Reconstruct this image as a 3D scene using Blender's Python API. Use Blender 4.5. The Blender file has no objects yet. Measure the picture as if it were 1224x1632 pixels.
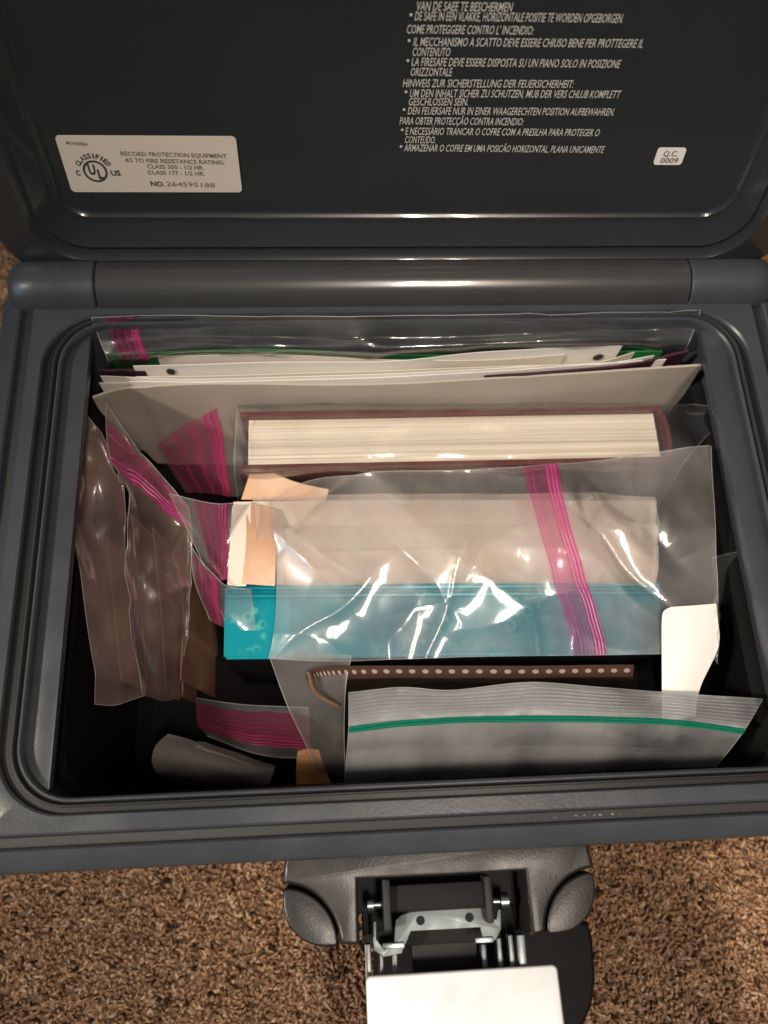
import bpy, bmesh, math, random
import numpy as np
from mathutils import Vector, Matrix, noise

random.seed(7)
rng = np.random.default_rng(7)
scene = bpy.context.scene
COL = scene.collection
RIM = 0.165                     # height of the chest rim above the carpet

# ------------------------------------------------------------------ camera
CPOS = np.array([-0.0366575, -0.1150470, 0.3369461])
CR = np.array([[0.997712236121921, -0.043916008381518, 0.051397257713135074],
               [-0.023577993075618666, -0.9385753255931741, -0.3442679718332703],
               [0.06335907302922006, 0.3422685238164646, -0.9374635382079539]])
FPX, CX, CY = 1290.93, 612.0, 816.0
cam_d = bpy.data.cameras.new('camera')
cam = bpy.data.objects.new('camera', cam_d)
COL.objects.link(cam)
M = Matrix(((CR[0][0], -CR[1][0], -CR[2][0], CPOS[0]),
            (CR[0][1], -CR[1][1], -CR[2][1], CPOS[1]),
            (CR[0][2], -CR[1][2], -CR[2][2], CPOS[2] + RIM),
            (0, 0, 0, 1)))
cam.matrix_world = M
cam_d.sensor_fit = 'VERTICAL'
cam_d.sensor_height = 24.0
cam_d.lens = 24.0 * FPX / 1632.0
cam_d.clip_start = 0.01
cam_d.clip_end = 50
cam_d.dof.use_dof = True
cam_d.dof.focus_distance = 0.365
cam_d.dof.aperture_fstop = 4.5
scene.camera = cam

# ------------------------------------------------------------------ world and lamps
world = bpy.data.worlds.new('World')
scene.world = world
world.use_nodes = True
wn = world.node_tree
wn.nodes.clear()
wo = wn.nodes.new('ShaderNodeOutputWorld')
wb = wn.nodes.new('ShaderNodeBackground')
wt = wn.nodes.new('ShaderNodeTexCoord')
ws = wn.nodes.new('ShaderNodeSeparateXYZ')
wr = wn.nodes.new('ShaderNodeValToRGB')
wn.links.new(wt.outputs['Generated'], ws.inputs[0])
wm = wn.nodes.new('ShaderNodeMapRange')
wm.inputs['From Min'].default_value = -1
wm.inputs['From Max'].default_value = 1
wn.links.new(ws.outputs['Z'], wm.inputs['Value'])
wn.links.new(wm.outputs[0], wr.inputs[0])
wn.links.new(wr.outputs[0], wb.inputs[0])
wn.links.new(wb.outputs[0], wo.inputs[0])
el = wr.color_ramp.elements
el[0].position, el[0].color = 0.45, (0.02, 0.02, 0.02, 1)
el[1].position, el[1].color = 0.95, (0.34, 0.33, 0.32, 1)
e = el.new(0.70); e.color = (0.06, 0.06, 0.06, 1)
wb.inputs['Strength'].default_value = 0.6


def lamp(name, kind, loc, power, color, size, target=None, **kw):
    d = bpy.data.lights.new(name, kind)
    d.energy = power
    d.color = color
    if kind == 'AREA':
        d.shape = 'RECTANGLE'; d.size, d.size_y = size
    else:
        d.shadow_soft_size = size
    for k, v in kw.items():
        setattr(d, k, v)
    o = bpy.data.objects.new(name, d)
    COL.objects.link(o)
    o.location = loc
    if target is not None:
        o.rotation_euler = (Vector(target) - Vector(loc)).to_track_quat('-Z', 'Y').to_euler()
    return o


# two ceiling lights and a dim window far left; last, an added key spot
lamp('ceiling_light_neutral', 'AREA', (0.172, -0.55, 1.70), 8.5, (1.0, 0.95, 0.86), (0.022, 0.55))
lamp('ceiling_light_warm', 'AREA', (0.278, -0.55, 1.70), 8.5, (1.0, 0.77, 0.60), (0.022, 0.55))
lamp('window_light', 'AREA', (-1.6, -0.5, 1.0), 7, (0.55, 0.74, 1.0), (0.9, 0.9), (0, 0, .15))
lamp('added_key_spot', 'SPOT', (-1.18, -0.36, 1.42), 122, (1.0, 0.86, 0.70), 0.07, (0.17, -0.03, 0.10), spot_size=math.radians(21), spot_blend=.7)  # key spot added at the left; narrow cone keeps the left side dark

vs = scene.view_settings
vs.view_transform = 'Standard'
try:
    vs.look = 'None'
except Exception:
    pass
vs.exposure = 0.0
vs.gamma = 1.0
vs.use_curve_mapping = False
cy = scene.cycles
cy.use_denoising = True
cy.transparent_max_bounces = 40
cy.max_bounces = 10
cy.caustics_reflective = False
cy.caustics_refractive = False
cy.sample_clamp_indirect = 4.0
scene.render.filter_size = 1.9

# ------------------------------------------------------------------ geometry helpers


def ray(px, py):
    return CR.T @ np.array([(px - CX) / FPX, (py - CY) / FPX, 1.0])


def P(px, py, z):
    """point of the place at height z (measured from the rim) seen at photo position px, py"""
    q = ray(px, py)
    p = CPOS + q * (z - CPOS[2]) / q[2]
    return np.array([p[0], p[1], z + RIM])


LA = math.radians(14.5)         # the open lid leans back this far
LO = np.array([0, .1420, .004])
LV = np.array([0, math.sin(LA), math.cos(LA)])
LN = np.array([0, -math.cos(LA), math.sin(LA)])


def lid_uv(px, py):
    q = ray(px, py)
    t = ((LO - CPOS) @ LN) / (q @ LN)
    p = CPOS + q * t
    return p[0], (p - LO) @ LV


def lid_pt(u, v, h=0.0):
    p = LO + LV * v + LN * h
    return (u, p[1], p[2] + RIM)


def new_obj(name, verts, faces, mats, parent=None, smooth=True, midx=None, uvs=None):
    me = bpy.data.meshes.new(name)
    me.from_pydata([tuple(map(float, v)) for v in verts], [], [tuple(map(int, f)) for f in faces])
    if not isinstance(mats, (list, tuple)):
        mats = [mats]
    for m in mats:
        me.materials.append(m)
    if smooth:
        me.polygons.foreach_set('use_smooth', [True] * len(me.polygons))
    if midx is not None:
        me.polygons.foreach_set('material_index', midx)
    if uvs is not None:
        ul = me.uv_layers.new(name='UVMap')
        li = np.zeros(len(me.loops), dtype=np.int32)
        me.loops.foreach_get('vertex_index', li)
        ul.data.foreach_set('uv', np.asarray(uvs, dtype=np.float32)[li].ravel())
    me.update()
    o = bpy.data.objects.new(name, me)
    COL.objects.link(o)
    if parent is not None:
        o.parent = parent
        o.matrix_parent_inverse = Matrix.Translation(-Vector(world_loc(parent)))
    return o


def world_loc(o):
    v = Vector((0, 0, 0))
    while o is not None:
        v = v + o.location
        o = o.parent
    return v


def empty(name, loc, label, cat, group=None):
    o = bpy.data.objects.new(name, None)
    COL.objects.link(o)
    o.location = loc
    o.empty_display_size = 0.02
    o['label'] = label
    o['category'] = cat
    if group:
        o['group'] = group
    return o


def tag(o, label, cat, group=None):
    o['label'] = label
    o['category'] = cat
    if group:
        o['group'] = group
    return o


class MB:
    """collects shapes into one mesh"""

    def __init__(self):
        self.v, self.f, self.mi = [], [], []

    def add(self, vs, fs, m=0):
        b = len(self.v)
        self.v += [tuple(x) for x in vs]
        self.f += [tuple(i + b for i in f) for f in fs]
        self.mi += [m] * len(fs)

    def box(self, c, s, rot=None, bev=0.0, m=0):
        bm = bmesh.new()
        bmesh.ops.create_cube(bm, size=1.0)
        for v in bm.verts:
            v.co = Vector((v.co.x * s[0], v.co.y * s[1], v.co.z * s[2]))
        if bev:
            bmesh.ops.bevel(bm, geom=bm.edges[:], offset=bev, segments=2, affect='EDGES', profile=.6)
        bm.verts.index_update()
        R = rot if rot is not None else Matrix.Identity(3)
        self.add([R @ v.co + Vector(c) for v in bm.verts], [[v.index for v in f.verts] for f in bm.faces], m)
        bm.free()

    def tube(self, pts, r, n=10, m=0, cap=True):
        pts = [Vector(p) for p in pts]
        rs = r if isinstance(r, (list, tuple)) else [r] * len(pts)
        vs, fs = [], []
        up = None
        for i, p in enumerate(pts):
            t = (pts[min(i + 1, len(pts) - 1)] - pts[max(i - 1, 0)])
            if t.length < 1e-9:
                t = Vector((0, 0, 1))
            t.normalize()
            if up is None:
                up = Vector((0, 0, 1)) if abs(t.z) < .9 else Vector((0, 1, 0))
            a = t.cross(up)
            if a.length < 1e-6:
                a = t.cross(Vector((1, 0, 0)))
            a.normalize()
            b = a.cross(t).normalized()
            up = b
            for k in range(n):
                th = 2 * math.pi * k / n
                vs.append(p + (a * math.cos(th) + b * math.sin(th)) * rs[i])
        for i in range(len(pts) - 1):
            for k in range(n):
                fs.append((i * n + k, i * n + (k + 1) % n, (i + 1) * n + (k + 1) % n, (i + 1) * n + k))
        if cap:
            fs.append(tuple(range(n))[::-1])
            fs.append(tuple((len(pts) - 1) * n + k for k in range(n)))
        self.add(vs, fs, m)

    def prism(self, outline, z0, z1, bev=0.0, m=0):
        """outline: (x, y) list, extruded upward from z0 to z1"""
        bm = bmesh.new()
        vs = [bm.verts.new((x, y, z0)) for x, y in outline]
        f = bm.faces.new(vs)
        r = bmesh.ops.extrude_face_region(bm, geom=[f])
        top = [g for g in r['geom'] if isinstance(g, bmesh.types.BMVert)]
        for v in top:
            v.co.z = z1
        bmesh.ops.recalc_face_normals(bm, faces=bm.faces[:])
        if bev:
            ed = [e for e in bm.edges if all(v in top for v in e.verts)]
            bmesh.ops.bevel(bm, geom=ed, offset=bev, segments=3, affect='EDGES', profile=.5)
        bm.verts.index_update()
        self.add([v.co.copy() for v in bm.verts], [[v.index for v in f.verts] for f in bm.faces], m)
        bm.free()

    def build(self, name, mats, parent=None, smooth=True, auto=True):
        o = new_obj(name, self.v, self.f, mats, parent, smooth, self.mi)
        if smooth and auto:
            sharp(o)
        return o


def sharp(o, ang=35):
    bm = bmesh.new()
    bm.from_mesh(o.data)
    bmesh.ops.recalc_face_normals(bm, faces=bm.faces[:])
    lim = math.radians(ang)
    for e in bm.edges:
        if len(e.link_faces) == 2 and e.calc_face_angle(0) > lim:
            e.smooth = False
    bm.to_mesh(o.data)
    bm.free()


def rrect(x0, x1, y0, y1, r, n=10):
    """rounded rectangle, counter-clockwise, 4*(n+1) points"""
    out = []
    for cx_, cy_, a0 in ((x1 - r, y1 - r, 0), (x0 + r, y1 - r, 90), (x0 + r, y0 + r, 180), (x1 - r, y0 + r, 270)):
        for k in range(n + 1):
            a = math.radians(a0 + 90 * k / n)
            out.append((cx_ + r * math.cos(a), cy_ + r * math.sin(a)))
    return out


def loft(loops, closed_ends=(True, True)):
    n = len(loops[0])
    vs = [p for l in loops for p in l]
    fs = []
    for i in range(len(loops) - 1):
        for k in range(n):
            fs.append((i * n + k, i * n + (k + 1) % n, (i + 1) * n + (k + 1) % n, (i + 1) * n + k))
    if closed_ends[0]:
        fs.append(tuple(range(n))[::-1])
    if closed_ends[1]:
        fs.append(tuple((len(loops) - 1) * n + k for k in range(n)))
    return vs, fs


# ------------------------------------------------------------------ materials


def mat(name, color, rough=.5, metal=0.0, spec=.5, bump=0.0, bscale=400, var=0.0, vscale=30, coat=0.0, sheen=0.0):
    m = bpy.data.materials.new(name)
    m.use_nodes = True
    nt = m.node_tree
    b = nt.nodes['Principled BSDF']
    b.inputs['Base Color'].default_value = (*color, 1)
    b.inputs['Roughness'].default_value = rough
    b.inputs['Metallic'].default_value = metal
    b.inputs['Specular IOR Level'].default_value = spec
    b.inputs['Coat Weight'].default_value = coat
    b.inputs['Sheen Weight'].default_value = sheen
    tc = nt.nodes.new('ShaderNodeTexCoord')
    if bump:
        n = nt.nodes.new('ShaderNodeTexNoise')
        n.inputs['Scale'].default_value = bscale
        n.inputs['Detail'].default_value = 3
        nt.links.new(tc.outputs['Object'], n.inputs['Vector'])
        bp = nt.nodes.new('ShaderNodeBump')
        bp.inputs['Strength'].default_value = bump
        bp.inputs['Distance'].default_value = 0.001
        nt.links.new(n.outputs['Fac'], bp.inputs['Height'])
        nt.links.new(bp.outputs[0], b.inputs['Normal'])
    if var:
        n2 = nt.nodes.new('ShaderNodeTexNoise')
        n2.inputs['Scale'].default_value = vscale
        n2.inputs['Detail'].default_value = 5
        nt.links.new(tc.outputs['Object'], n2.inputs['Vector'])
        r = nt.nodes.new('ShaderNodeMapRange')
        r.inputs['To Min'].default_value = 1 - var
        r.inputs['To Max'].default_value = 1 + var
        r.inputs['From Min'].default_value = .25
        r.inputs['From Max'].default_value = .75
        nt.links.new(n2.outputs['Fac'], r.inputs['Value'])
        mx = nt.nodes.new('ShaderNodeVectorMath')
        mx.operation = 'SCALE'
        mx.inputs[0].default_value = color
        nt.links.new(r.outputs[0], mx.inputs['Scale'])
        nt.links.new(mx.outputs[0], b.inputs['Base Color'])
        r2 = nt.nodes.new('ShaderNodeMapRange')
        r2.inputs['To Min'].default_value = rough * .8
        r2.inputs['To Max'].default_value = min(1, rough * 1.25)
        r2.inputs['From Min'].default_value = .3
        r2.inputs['From Max'].default_value = .7
        nt.links.new(n2.outputs['Fac'], r2.inputs['Value'])
        nt.links.new(r2.outputs[0], b.inputs['Roughness'])
    return m


M_SLATE = mat('slate_plastic', (.042, .048, .056), .31, bump=.06, bscale=900, var=.10, vscale=40)
M_BAND = mat('recess_band_plastic', (.016, .018, .019), .6, bump=.2, bscale=1200)
M_LID = mat('lid_plastic', (.019, .0225, .0245), .07, bump=.006, bscale=150, var=.08, vscale=25)
def two_gloss(m, base, weight, top):
    b = m.node_tree.nodes['Principled BSDF']
    for l in list(b.inputs['Roughness'].links):
        m.node_tree.links.remove(l)
    b.inputs['Roughness'].default_value = base
    b.inputs['Coat Weight'].default_value = weight
    b.inputs['Coat Roughness'].default_value = top


two_gloss(M_LID, .24, .5, .06)
M_LID.node_tree.nodes['Principled BSDF'].inputs['Specular IOR Level'].default_value = .35
M_BARREL = mat('hinge_plastic', (.037, .038, .039), .085, spec=.5, bump=.004, bscale=900, var=.08, vscale=40)
two_gloss(M_BARREL, .24, .5, .10)
M_LINER = mat('black_liner', (.004, .004, .004), .7, spec=.15, bump=.1, bscale=500)
M_GASKET = mat('gasket_rubber', (.010, .010, .010), .35)
M_BEADL = mat('scuffed_plastic', (.20, .20, .20), .6)
M_BEAD = mat('gasket_bead', (.035, .036, .036), .3)
M_LOCK = mat('lock_housing_plastic', (.013, .0115, .011), .38, bump=.08, bscale=900, var=.1, vscale=60)
M_BLACK = mat('black_plastic', (.007, .007, .008), .6, spec=.2)
M_DARKM = mat('dark_metal', (.018, .018, .019), .5, spec=.3)
M_ZINC = mat('zinc_plated_steel', (.27, .30, .31), .32, metal=1.0, var=.12, vscale=120)
M_STEELD = mat('dull_zinc_steel', (.13, .15, .155), .42, metal=.9, var=.15, vscale=120)
M_HASP = mat('satin_metal', (.82, .83, .84), .55, metal=.55, bump=.04, bscale=1500, var=.04, vscale=60)
M_STICK = mat('sticker_paper', (.56, .50, .43), .45)
M_QC = mat('white_sticker', (.72, .70, .67), .45)
M_INK = mat('black_ink', (.03, .03, .03), .6)
M_INKG = mat('grey_ink', (.16, .14, .13), .6)
M_PRINT = mat('white_print', (.50, .49, .46), .5)
M_PAPER = mat('white_paper', (.82, .79, .74), .7, bump=.05, bscale=200, var=.03, vscale=20)
M_PAPER2 = mat('bright_paper', (.90, .87, .81), .55, var=.02, vscale=20)
M_IVORY = mat('ivory_paper', (.72, .66, .57), .7, bump=.05, bscale=200, var=.04, vscale=20)
M_ENV = mat('grey_envelope_paper', (.44, .39, .33), .75, bump=.35, bscale=28, var=.08, vscale=18)
M_GREEN = mat('green_card', (.012, .16, .04), .5, var=.1, vscale=40)
M_PLUM = mat('plum_card', (.045, .014, .025), .45, var=.1, vscale=40)
M_MAROON = mat('maroon_cloth', (.115, .022, .018), .28, bump=.25, bscale=700, var=.2, vscale=60)
M_ENDP = mat('endpaper', (.08, .03, .03), .5)
M_TAG = mat('white_label', (.86, .85, .82), .55, var=.02, vscale=30)
M_ROLL = mat('crumpled_paper_shaded', (.27, .245, .215), .75, bump=.3, bscale=120, var=.15, vscale=60)  # white paper greyed: the corner's shade is put into the colour
M_ORANGE = mat('orange_packet_paper', (.55, .25, .09), .5, var=.3, vscale=60)
M_TEALD = mat('dark_teal_card', (.012, .11, .15), .4, var=.2, vscale=50)


def film_mat(name, tint=(1, 1, 1), haze=.05, hazecol=(.8, .8, .8), rough=.07, gloss=1.0, bump=.35, bscale=55):
    """clear polythene: mostly see-through, a little milky, glossy on its wrinkles"""
    m = bpy.data.materials.new(name)
    m.use_nodes = True
    nt = m.node_tree
    nt.nodes.clear()
    N = nt.nodes.new
    L = nt.links.new
    out = N('ShaderNodeOutputMaterial')
    tr = N('ShaderNodeBsdfTransparent'); tr.inputs[0].default_value = (*tint, 1)
    df = N('ShaderNodeBsdfDiffuse'); df.inputs[0].default_value = (*hazecol, 1)
    tl = N('ShaderNodeBsdfTranslucent'); tl.inputs[0].default_value = (*hazecol, 1)
    gl = N('ShaderNodeBsdfGlossy'); gl.inputs['Roughness'].default_value = rough
    gl2 = N('ShaderNodeBsdfGlossy'); gl2.inputs['Roughness'].default_value = .34
    glm = N('ShaderNodeMixShader'); glm.inputs[0].default_value = .45
    tc = N('ShaderNodeTexCoord')
    no = N('ShaderNodeTexNoise'); no.inputs['Scale'].default_value = bscale; no.inputs['Detail'].default_value = 3
    no.inputs['Distortion'].default_value = .6
    L(tc.outputs['Object'], no.inputs['Vector'])
    bp = N('ShaderNodeBump'); bp.inputs['Strength'].default_value = bump; bp.inputs['Distance'].default_value = .004
    vo = N('ShaderNodeTexVoronoi'); vo.feature = 'DISTANCE_TO_EDGE'; vo.inputs['Scale'].default_value = bscale * 2.6
    wv = N('ShaderNodeVectorMath'); wv.operation = 'ADD'
    sc_ = N('ShaderNodeVectorMath'); sc_.operation = 'SCALE'; sc_.inputs['Scale'].default_value = .02
    L(no.outputs['Color'], sc_.inputs[0]); L(tc.outputs['Object'], wv.inputs[0]); L(sc_.outputs[0], wv.inputs[1])
    L(wv.outputs[0], vo.inputs['Vector'])
    sm = N('ShaderNodeMath'); sm.operation = 'MULTIPLY_ADD'; sm.inputs[1].default_value = -.10 if bump else 0.0
    vm = N('ShaderNodeMath'); vm.operation = 'MINIMUM'; vm.inputs[1].default_value = .35
    L(vo.outputs['Distance'], vm.inputs[0])
    L(vm.outputs[0], sm.inputs[0]); L(no.outputs['Fac'], sm.inputs[2])
    L(sm.outputs[0], bp.inputs['Height'])
    L(bp.outputs[0], gl.inputs['Normal']); L(bp.outputs[0], gl2.inputs['Normal'])
    L(gl.outputs[0], glm.inputs[1]); L(gl2.outputs[0], glm.inputs[2])
    hz = N('ShaderNodeMixShader'); hz.inputs[0].default_value = .5
    L(df.outputs[0], hz.inputs[1]); L(tl.outputs[0], hz.inputs[2])
    n2 = N('ShaderNodeTexNoise'); n2.inputs['Scale'].default_value = 30; n2.inputs['Detail'].default_value = 4
    L(tc.outputs['Object'], n2.inputs['Vector'])
    mr = N('ShaderNodeMapRange'); mr.inputs['From Min'].default_value = .35; mr.inputs['From Max'].default_value = .7
    mr.inputs['To Min'].default_value = haze * .45; mr.inputs['To Max'].default_value = haze * 1.8
    L(n2.outputs['Fac'], mr.inputs['Value'])
    m1 = N('ShaderNodeMixShader')
    L(mr.outputs[0], m1.inputs[0]); L(tr.outputs[0], m1.inputs[1]); L(hz.outputs[0], m1.inputs[2])
    fr = N('ShaderNodeFresnel'); fr.inputs['IOR'].default_value = 1.5
    L(bp.outputs[0], fr.inputs['Normal'])
    mu = N('ShaderNodeMath'); mu.operation = 'MULTIPLY'; mu.inputs[1].default_value = gloss; mu.use_clamp = True
    L(fr.outputs[0], mu.inputs[0])
    mc = N('ShaderNodeMath'); mc.operation = 'MINIMUM'; mc.inputs[1].default_value = .30
    L(mu.outputs[0], mc.inputs[0])
    m2 = N('ShaderNodeMixShader')
    L(mc.outputs[0], m2.inputs[0]); L(m1.outputs[0], m2.inputs[1]); L(glm.outputs[0], m2.inputs[2])
    L(m2.outputs[0], out.inputs[0])
    return m


M_FILM = film_mat('clear_film', haze=.05, bump=.16, bscale=22)
M_FILMH = film_mat('hazy_film', haze=.09, hazecol=(.60, .57, .55), bump=.2, bscale=20)
M_FILMW = film_mat('wrinkled_film', haze=.10, hazecol=(.88, .84, .80), gloss=1.3, bump=.30, bscale=17)
M_FILMB = film_mat('thin_clear_film', haze=.025, bump=.14, bscale=22, gloss=.8)
M_FILML = film_mat('brownish_film', haze=.22, hazecol=(.52, .35, .30), bump=.2, bscale=18)
M_MILK = film_mat('milky_film', haze=.26, hazecol=(.97, .84, .75), gloss=1.2, bump=.3, bscale=20)
M_FROST = film_mat('frosted_film', haze=.30, hazecol=(.56, .57, .58), rough=.22, bump=.2, bscale=20)
M_SEAM = film_mat('film_seam', haze=.42, hazecol=(.75, .75, .75), rough=.15, bump=.1)


def zip_mat(name, c, lines, solid=.55, bands=()):
    """coloured closure strip: ribs run along the strip, v runs across it"""
    m = bpy.data.materials.new(name)
    m.use_nodes = True
    nt = m.node_tree
    nt.nodes.clear()
    N = nt.nodes.new
    L = nt.links.new
    out = N('ShaderNodeOutputMaterial')
    uv = N('ShaderNodeUVMap')
    sp = N('ShaderNodeSeparateXYZ'); L(uv.outputs[0], sp.inputs[0])
    cr = N('ShaderNodeValToRGB')
    cr.color_ramp.interpolation = 'LINEAR'
    els = cr.color_ramp.elements
    while len(els) > 1:
        els.remove(els[-1])
    els[0].position = 0; els[0].color = (bands[0][1],) * 3 + (1,)
    for p_, v_ in bands[1:]:
        ee = els.new(p_); ee.color = (v_, v_, v_, 1)
    L(sp.outputs['Y'], cr.inputs[0])
    si = N('ShaderNodeMath'); si.operation = 'SINE'
    mu = N('ShaderNodeMath'); mu.operation = 'MULTIPLY'; mu.inputs[1].default_value = lines * 2 * math.pi
    L(sp.outputs['Y'], mu.inputs[0]); L(mu.outputs[0], si.inputs[0])
    bp = N('ShaderNodeBump'); bp.inputs['Strength'].default_value = .5; bp.inputs['Distance'].default_value = .0006
    L(si.outputs[0], bp.inputs['Height'])
    pr = N('ShaderNodeBsdfPrincipled')
    pr.inputs['Base Color'].default_value = (*c, 1); pr.inputs['Roughness'].default_value = .3
    L(bp.outputs[0], pr.inputs['Normal'])
    tl = N('ShaderNodeBsdfTranslucent'); tl.inputs[0].default_value = (*c, 1)
    ms = N('ShaderNodeMixShader'); ms.inputs[0].default_value = .35
    L(pr.outputs[0], ms.inputs[1]); L(tl.outputs[0], ms.inputs[2])
    tr = N('ShaderNodeBsdfTransparent'); tr.inputs[0].default_value = (1, .72, .84, 1) if c[0] > c[1] else (.5, .95, .8, 1)
    m2 = N('ShaderNodeMixShader')
    L(cr.outputs[0], m2.inputs[0]); L(tr.outputs[0], m2.inputs[1]); L(ms.outputs[0], m2.inputs[2])
    L(m2.outputs[0], out.inputs[0])
    return m


M_PINK = zip_mat('magenta_closure', (.74, .085, .33), 9,
                 bands=((0, .1), (.04, .42), (.10, .10), (.22, .28), (.30, .08), (.58, .10), (.63, .62), (.74, .38), (.80, .70), (.95, .55), (1, .15)))
M_PINKD = zip_mat('solid_magenta_closure', (.55, .042, .19), 9,  # magenta deepened: shade on the left-hand closures is put into the colour
                  bands=((0, .05), (.06, .32), (.12, .05), (.22, .10), (.28, .38), (.34, .08), (.44, .12), (.50, .40), (.56, .12), (.66, .14), (.72, .62), (.78, .38), (.84, .72), (.96, .50), (1, .15)))
M_PINK_SHADE = zip_mat('shaded_magenta_closure', (.22, .016, .06), 9,  # same magenta closure darkened, front-left shade put into its colour
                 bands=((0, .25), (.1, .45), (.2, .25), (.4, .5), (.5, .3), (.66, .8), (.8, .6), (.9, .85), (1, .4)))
M_GZIP = zip_mat('green_closure', (.0, .21, .13), 2, bands=((0, .75), (.2, .98), (.5, .85), (.8, .98), (1, .8)))


def ribs_mat():
    m = film_mat('ribbed_film', haze=.26, hazecol=(.62, .63, .66), rough=.2, bump=.0)
    nt = m.node_tree
    uv = nt.nodes.new('ShaderNodeUVMap')
    sp = nt.nodes.new('ShaderNodeSeparateXYZ')
    nt.links.new(uv.outputs[0], sp.inputs[0])
    mu = nt.nodes.new('ShaderNodeMath'); mu.operation = 'MULTIPLY'; mu.inputs[1].default_value = 2 * math.pi * 8
    si = nt.nodes.new('ShaderNodeMath'); si.operation = 'SINE'
    nt.links.new(sp.outputs['Y'], mu.inputs[0]); nt.links.new(mu.outputs[0], si.inputs[0])
    for n in nt.nodes:
        if n.type == 'BUMP':
            n.inputs['Strength'].default_value = .45
            n.inputs['Distance'].default_value = .0008
            nt.links.new(si.outputs[0], n.inputs['Height'])
    return m


M_RIBS = ribs_mat()


def page_mat():
    m = mat('page_edges', (.74, .62, .45), .7)
    nt = m.node_tree
    b = nt.nodes['Principled BSDF']
    tc = nt.nodes.new('ShaderNodeTexCoord')
    mp = nt.nodes.new('ShaderNodeMapping')
    mp.inputs['Scale'].default_value = (4, 1700, 4)
    mp.inputs['Rotation'].default_value = (0, 0, 0)
    n = nt.nodes.new('ShaderNodeTexNoise'); n.inputs['Scale'].default_value = 1; n.inputs['Detail'].default_value = 4
    nt.links.new(tc.outputs['Object'], mp.inputs[0]); nt.links.new(mp.outputs[0], n.inputs['Vector'])
    r = nt.nodes.new('ShaderNodeValToRGB')
    r.color_ramp.elements[0].position = .3; r.color_ramp.elements[0].color = (.52, .42, .31, 1)
    r.color_ramp.elements[1].position = .55; r.color_ramp.elements[1].color = (.82, .74, .60, 1)
    nt.links.new(n.outputs['Fac'], r.inputs[0]); nt.links.new(r.outputs[0], b.inputs['Base Color'])
    bp = nt.nodes.new('ShaderNodeBump'); bp.inputs['Strength'].default_value = .4; bp.inputs['Distance'].default_value = .0005
    nt.links.new(n.outputs['Fac'], bp.inputs['Height']); nt.links.new(bp.outputs[0], b.inputs['Normal'])
    return m


M_PAGES = page_mat()


def holo_mat():
    m = mat('teal_hologram_foil', (.0, .25, .34), .25, metal=.35)
    nt = m.node_tree
    b = nt.nodes['Principled BSDF']
    tc = nt.nodes.new('ShaderNodeTexCoord')
    vo = nt.nodes.new('ShaderNodeTexVoronoi'); vo.inputs['Scale'].default_value = 150
    nt.links.new(tc.outputs['Object'], vo.inputs['Vector'])
    rg = nt.nodes.new('ShaderNodeValToRGB')        # rings of the foil pattern
    e0 = rg.color_ramp.elements
    e0[0].position, e0[0].color = .22, (0, 0, 0, 1)
    e0[1].position, e0[1].color = .55, (0, 0, 0, 1)
    x = e0.new(.34); x.color = (1, 1, 1, 1)
    x = e0.new(.44); x.color = (.1, .1, .1, 1)
    nt.links.new(vo.outputs['Distance'], rg.inputs[0])
    no = nt.nodes.new('ShaderNodeTexNoise'); no.inputs['Scale'].default_value = 38; no.inputs['Detail'].default_value = 3
    nt.links.new(tc.outputs['Object'], no.inputs['Vector'])
    th = nt.nodes.new('ShaderNodeMapRange'); th.inputs['From Min'].default_value = .50; th.inputs['From Max'].default_value = .66
    nt.links.new(no.outputs['Fac'], th.inputs['Value'])
    ml = nt.nodes.new('ShaderNodeMath'); ml.operation = 'MULTIPLY'
    nt.links.new(rg.outputs[0], ml.inputs[0]); nt.links.new(th.outputs[0], ml.inputs[1])
    n3 = nt.nodes.new('ShaderNodeTexNoise'); n3.inputs['Scale'].default_value = 22
    nt.links.new(tc.outputs['Object'], n3.inputs['Vector'])
    c = nt.nodes.new('ShaderNodeValToRGB')
    c.color_ramp.elements[0].position = .35; c.color_ramp.elements[0].color = (.0, .17, .26, 1)
    c.color_ramp.elements[1].position = .65; c.color_ramp.elements[1].color = (.005, .34, .42, 1)
    nt.links.new(n3.outputs['Fac'], c.inputs[0])
    mx = nt.nodes.new('ShaderNodeMix'); mx.data_type = 'RGBA'
    nt.links.new(ml.outputs[0], mx.inputs[0])
    nt.links.new(c.outputs[0], mx.inputs[6])
    mx.inputs[7].default_value = (.14, .62, .52, 1)
    nt.links.new(mx.outputs[2], b.inputs['Base Color'])
    bp = nt.nodes.new('ShaderNodeBump'); bp.inputs['Strength'].default_value = .3; bp.inputs['Distance'].default_value = .001
    nt.links.new(n3.outputs['Fac'], bp.inputs['Height']); nt.links.new(bp.outputs[0], b.inputs['Normal'])
    return m


M_HOLO = holo_mat()


def print_mat(name, stops, scale=16, rough=.22):
    """a mottled photographic print"""
    m = mat(name, stops[0][1], rough)
    nt = m.node_tree
    b = nt.nodes['Principled BSDF']
    tc = nt.nodes.new('ShaderNodeTexCoord')
    n = nt.nodes.new('ShaderNodeTexNoise'); n.inputs['Scale'].default_value = scale; n.inputs['Detail'].default_value = 3
    nt.links.new(tc.outputs['Object'], n.inputs['Vector'])
    r = nt.nodes.new('ShaderNodeValToRGB')
    els = r.color_ramp.elements
    els[0].position, els[0].color = stops[0][0], (*stops[0][1], 1)
    els[1].position, els[1].color = stops[-1][0], (*stops[-1][1], 1)
    for p_, c_ in stops[1:-1]:
        x = els.new(p_); x.color = (*c_, 1)
    nt.links.new(n.outputs['Fac'], r.inputs[0]); nt.links.new(r.outputs[0], b.inputs['Base Color'])
    return m


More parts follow.
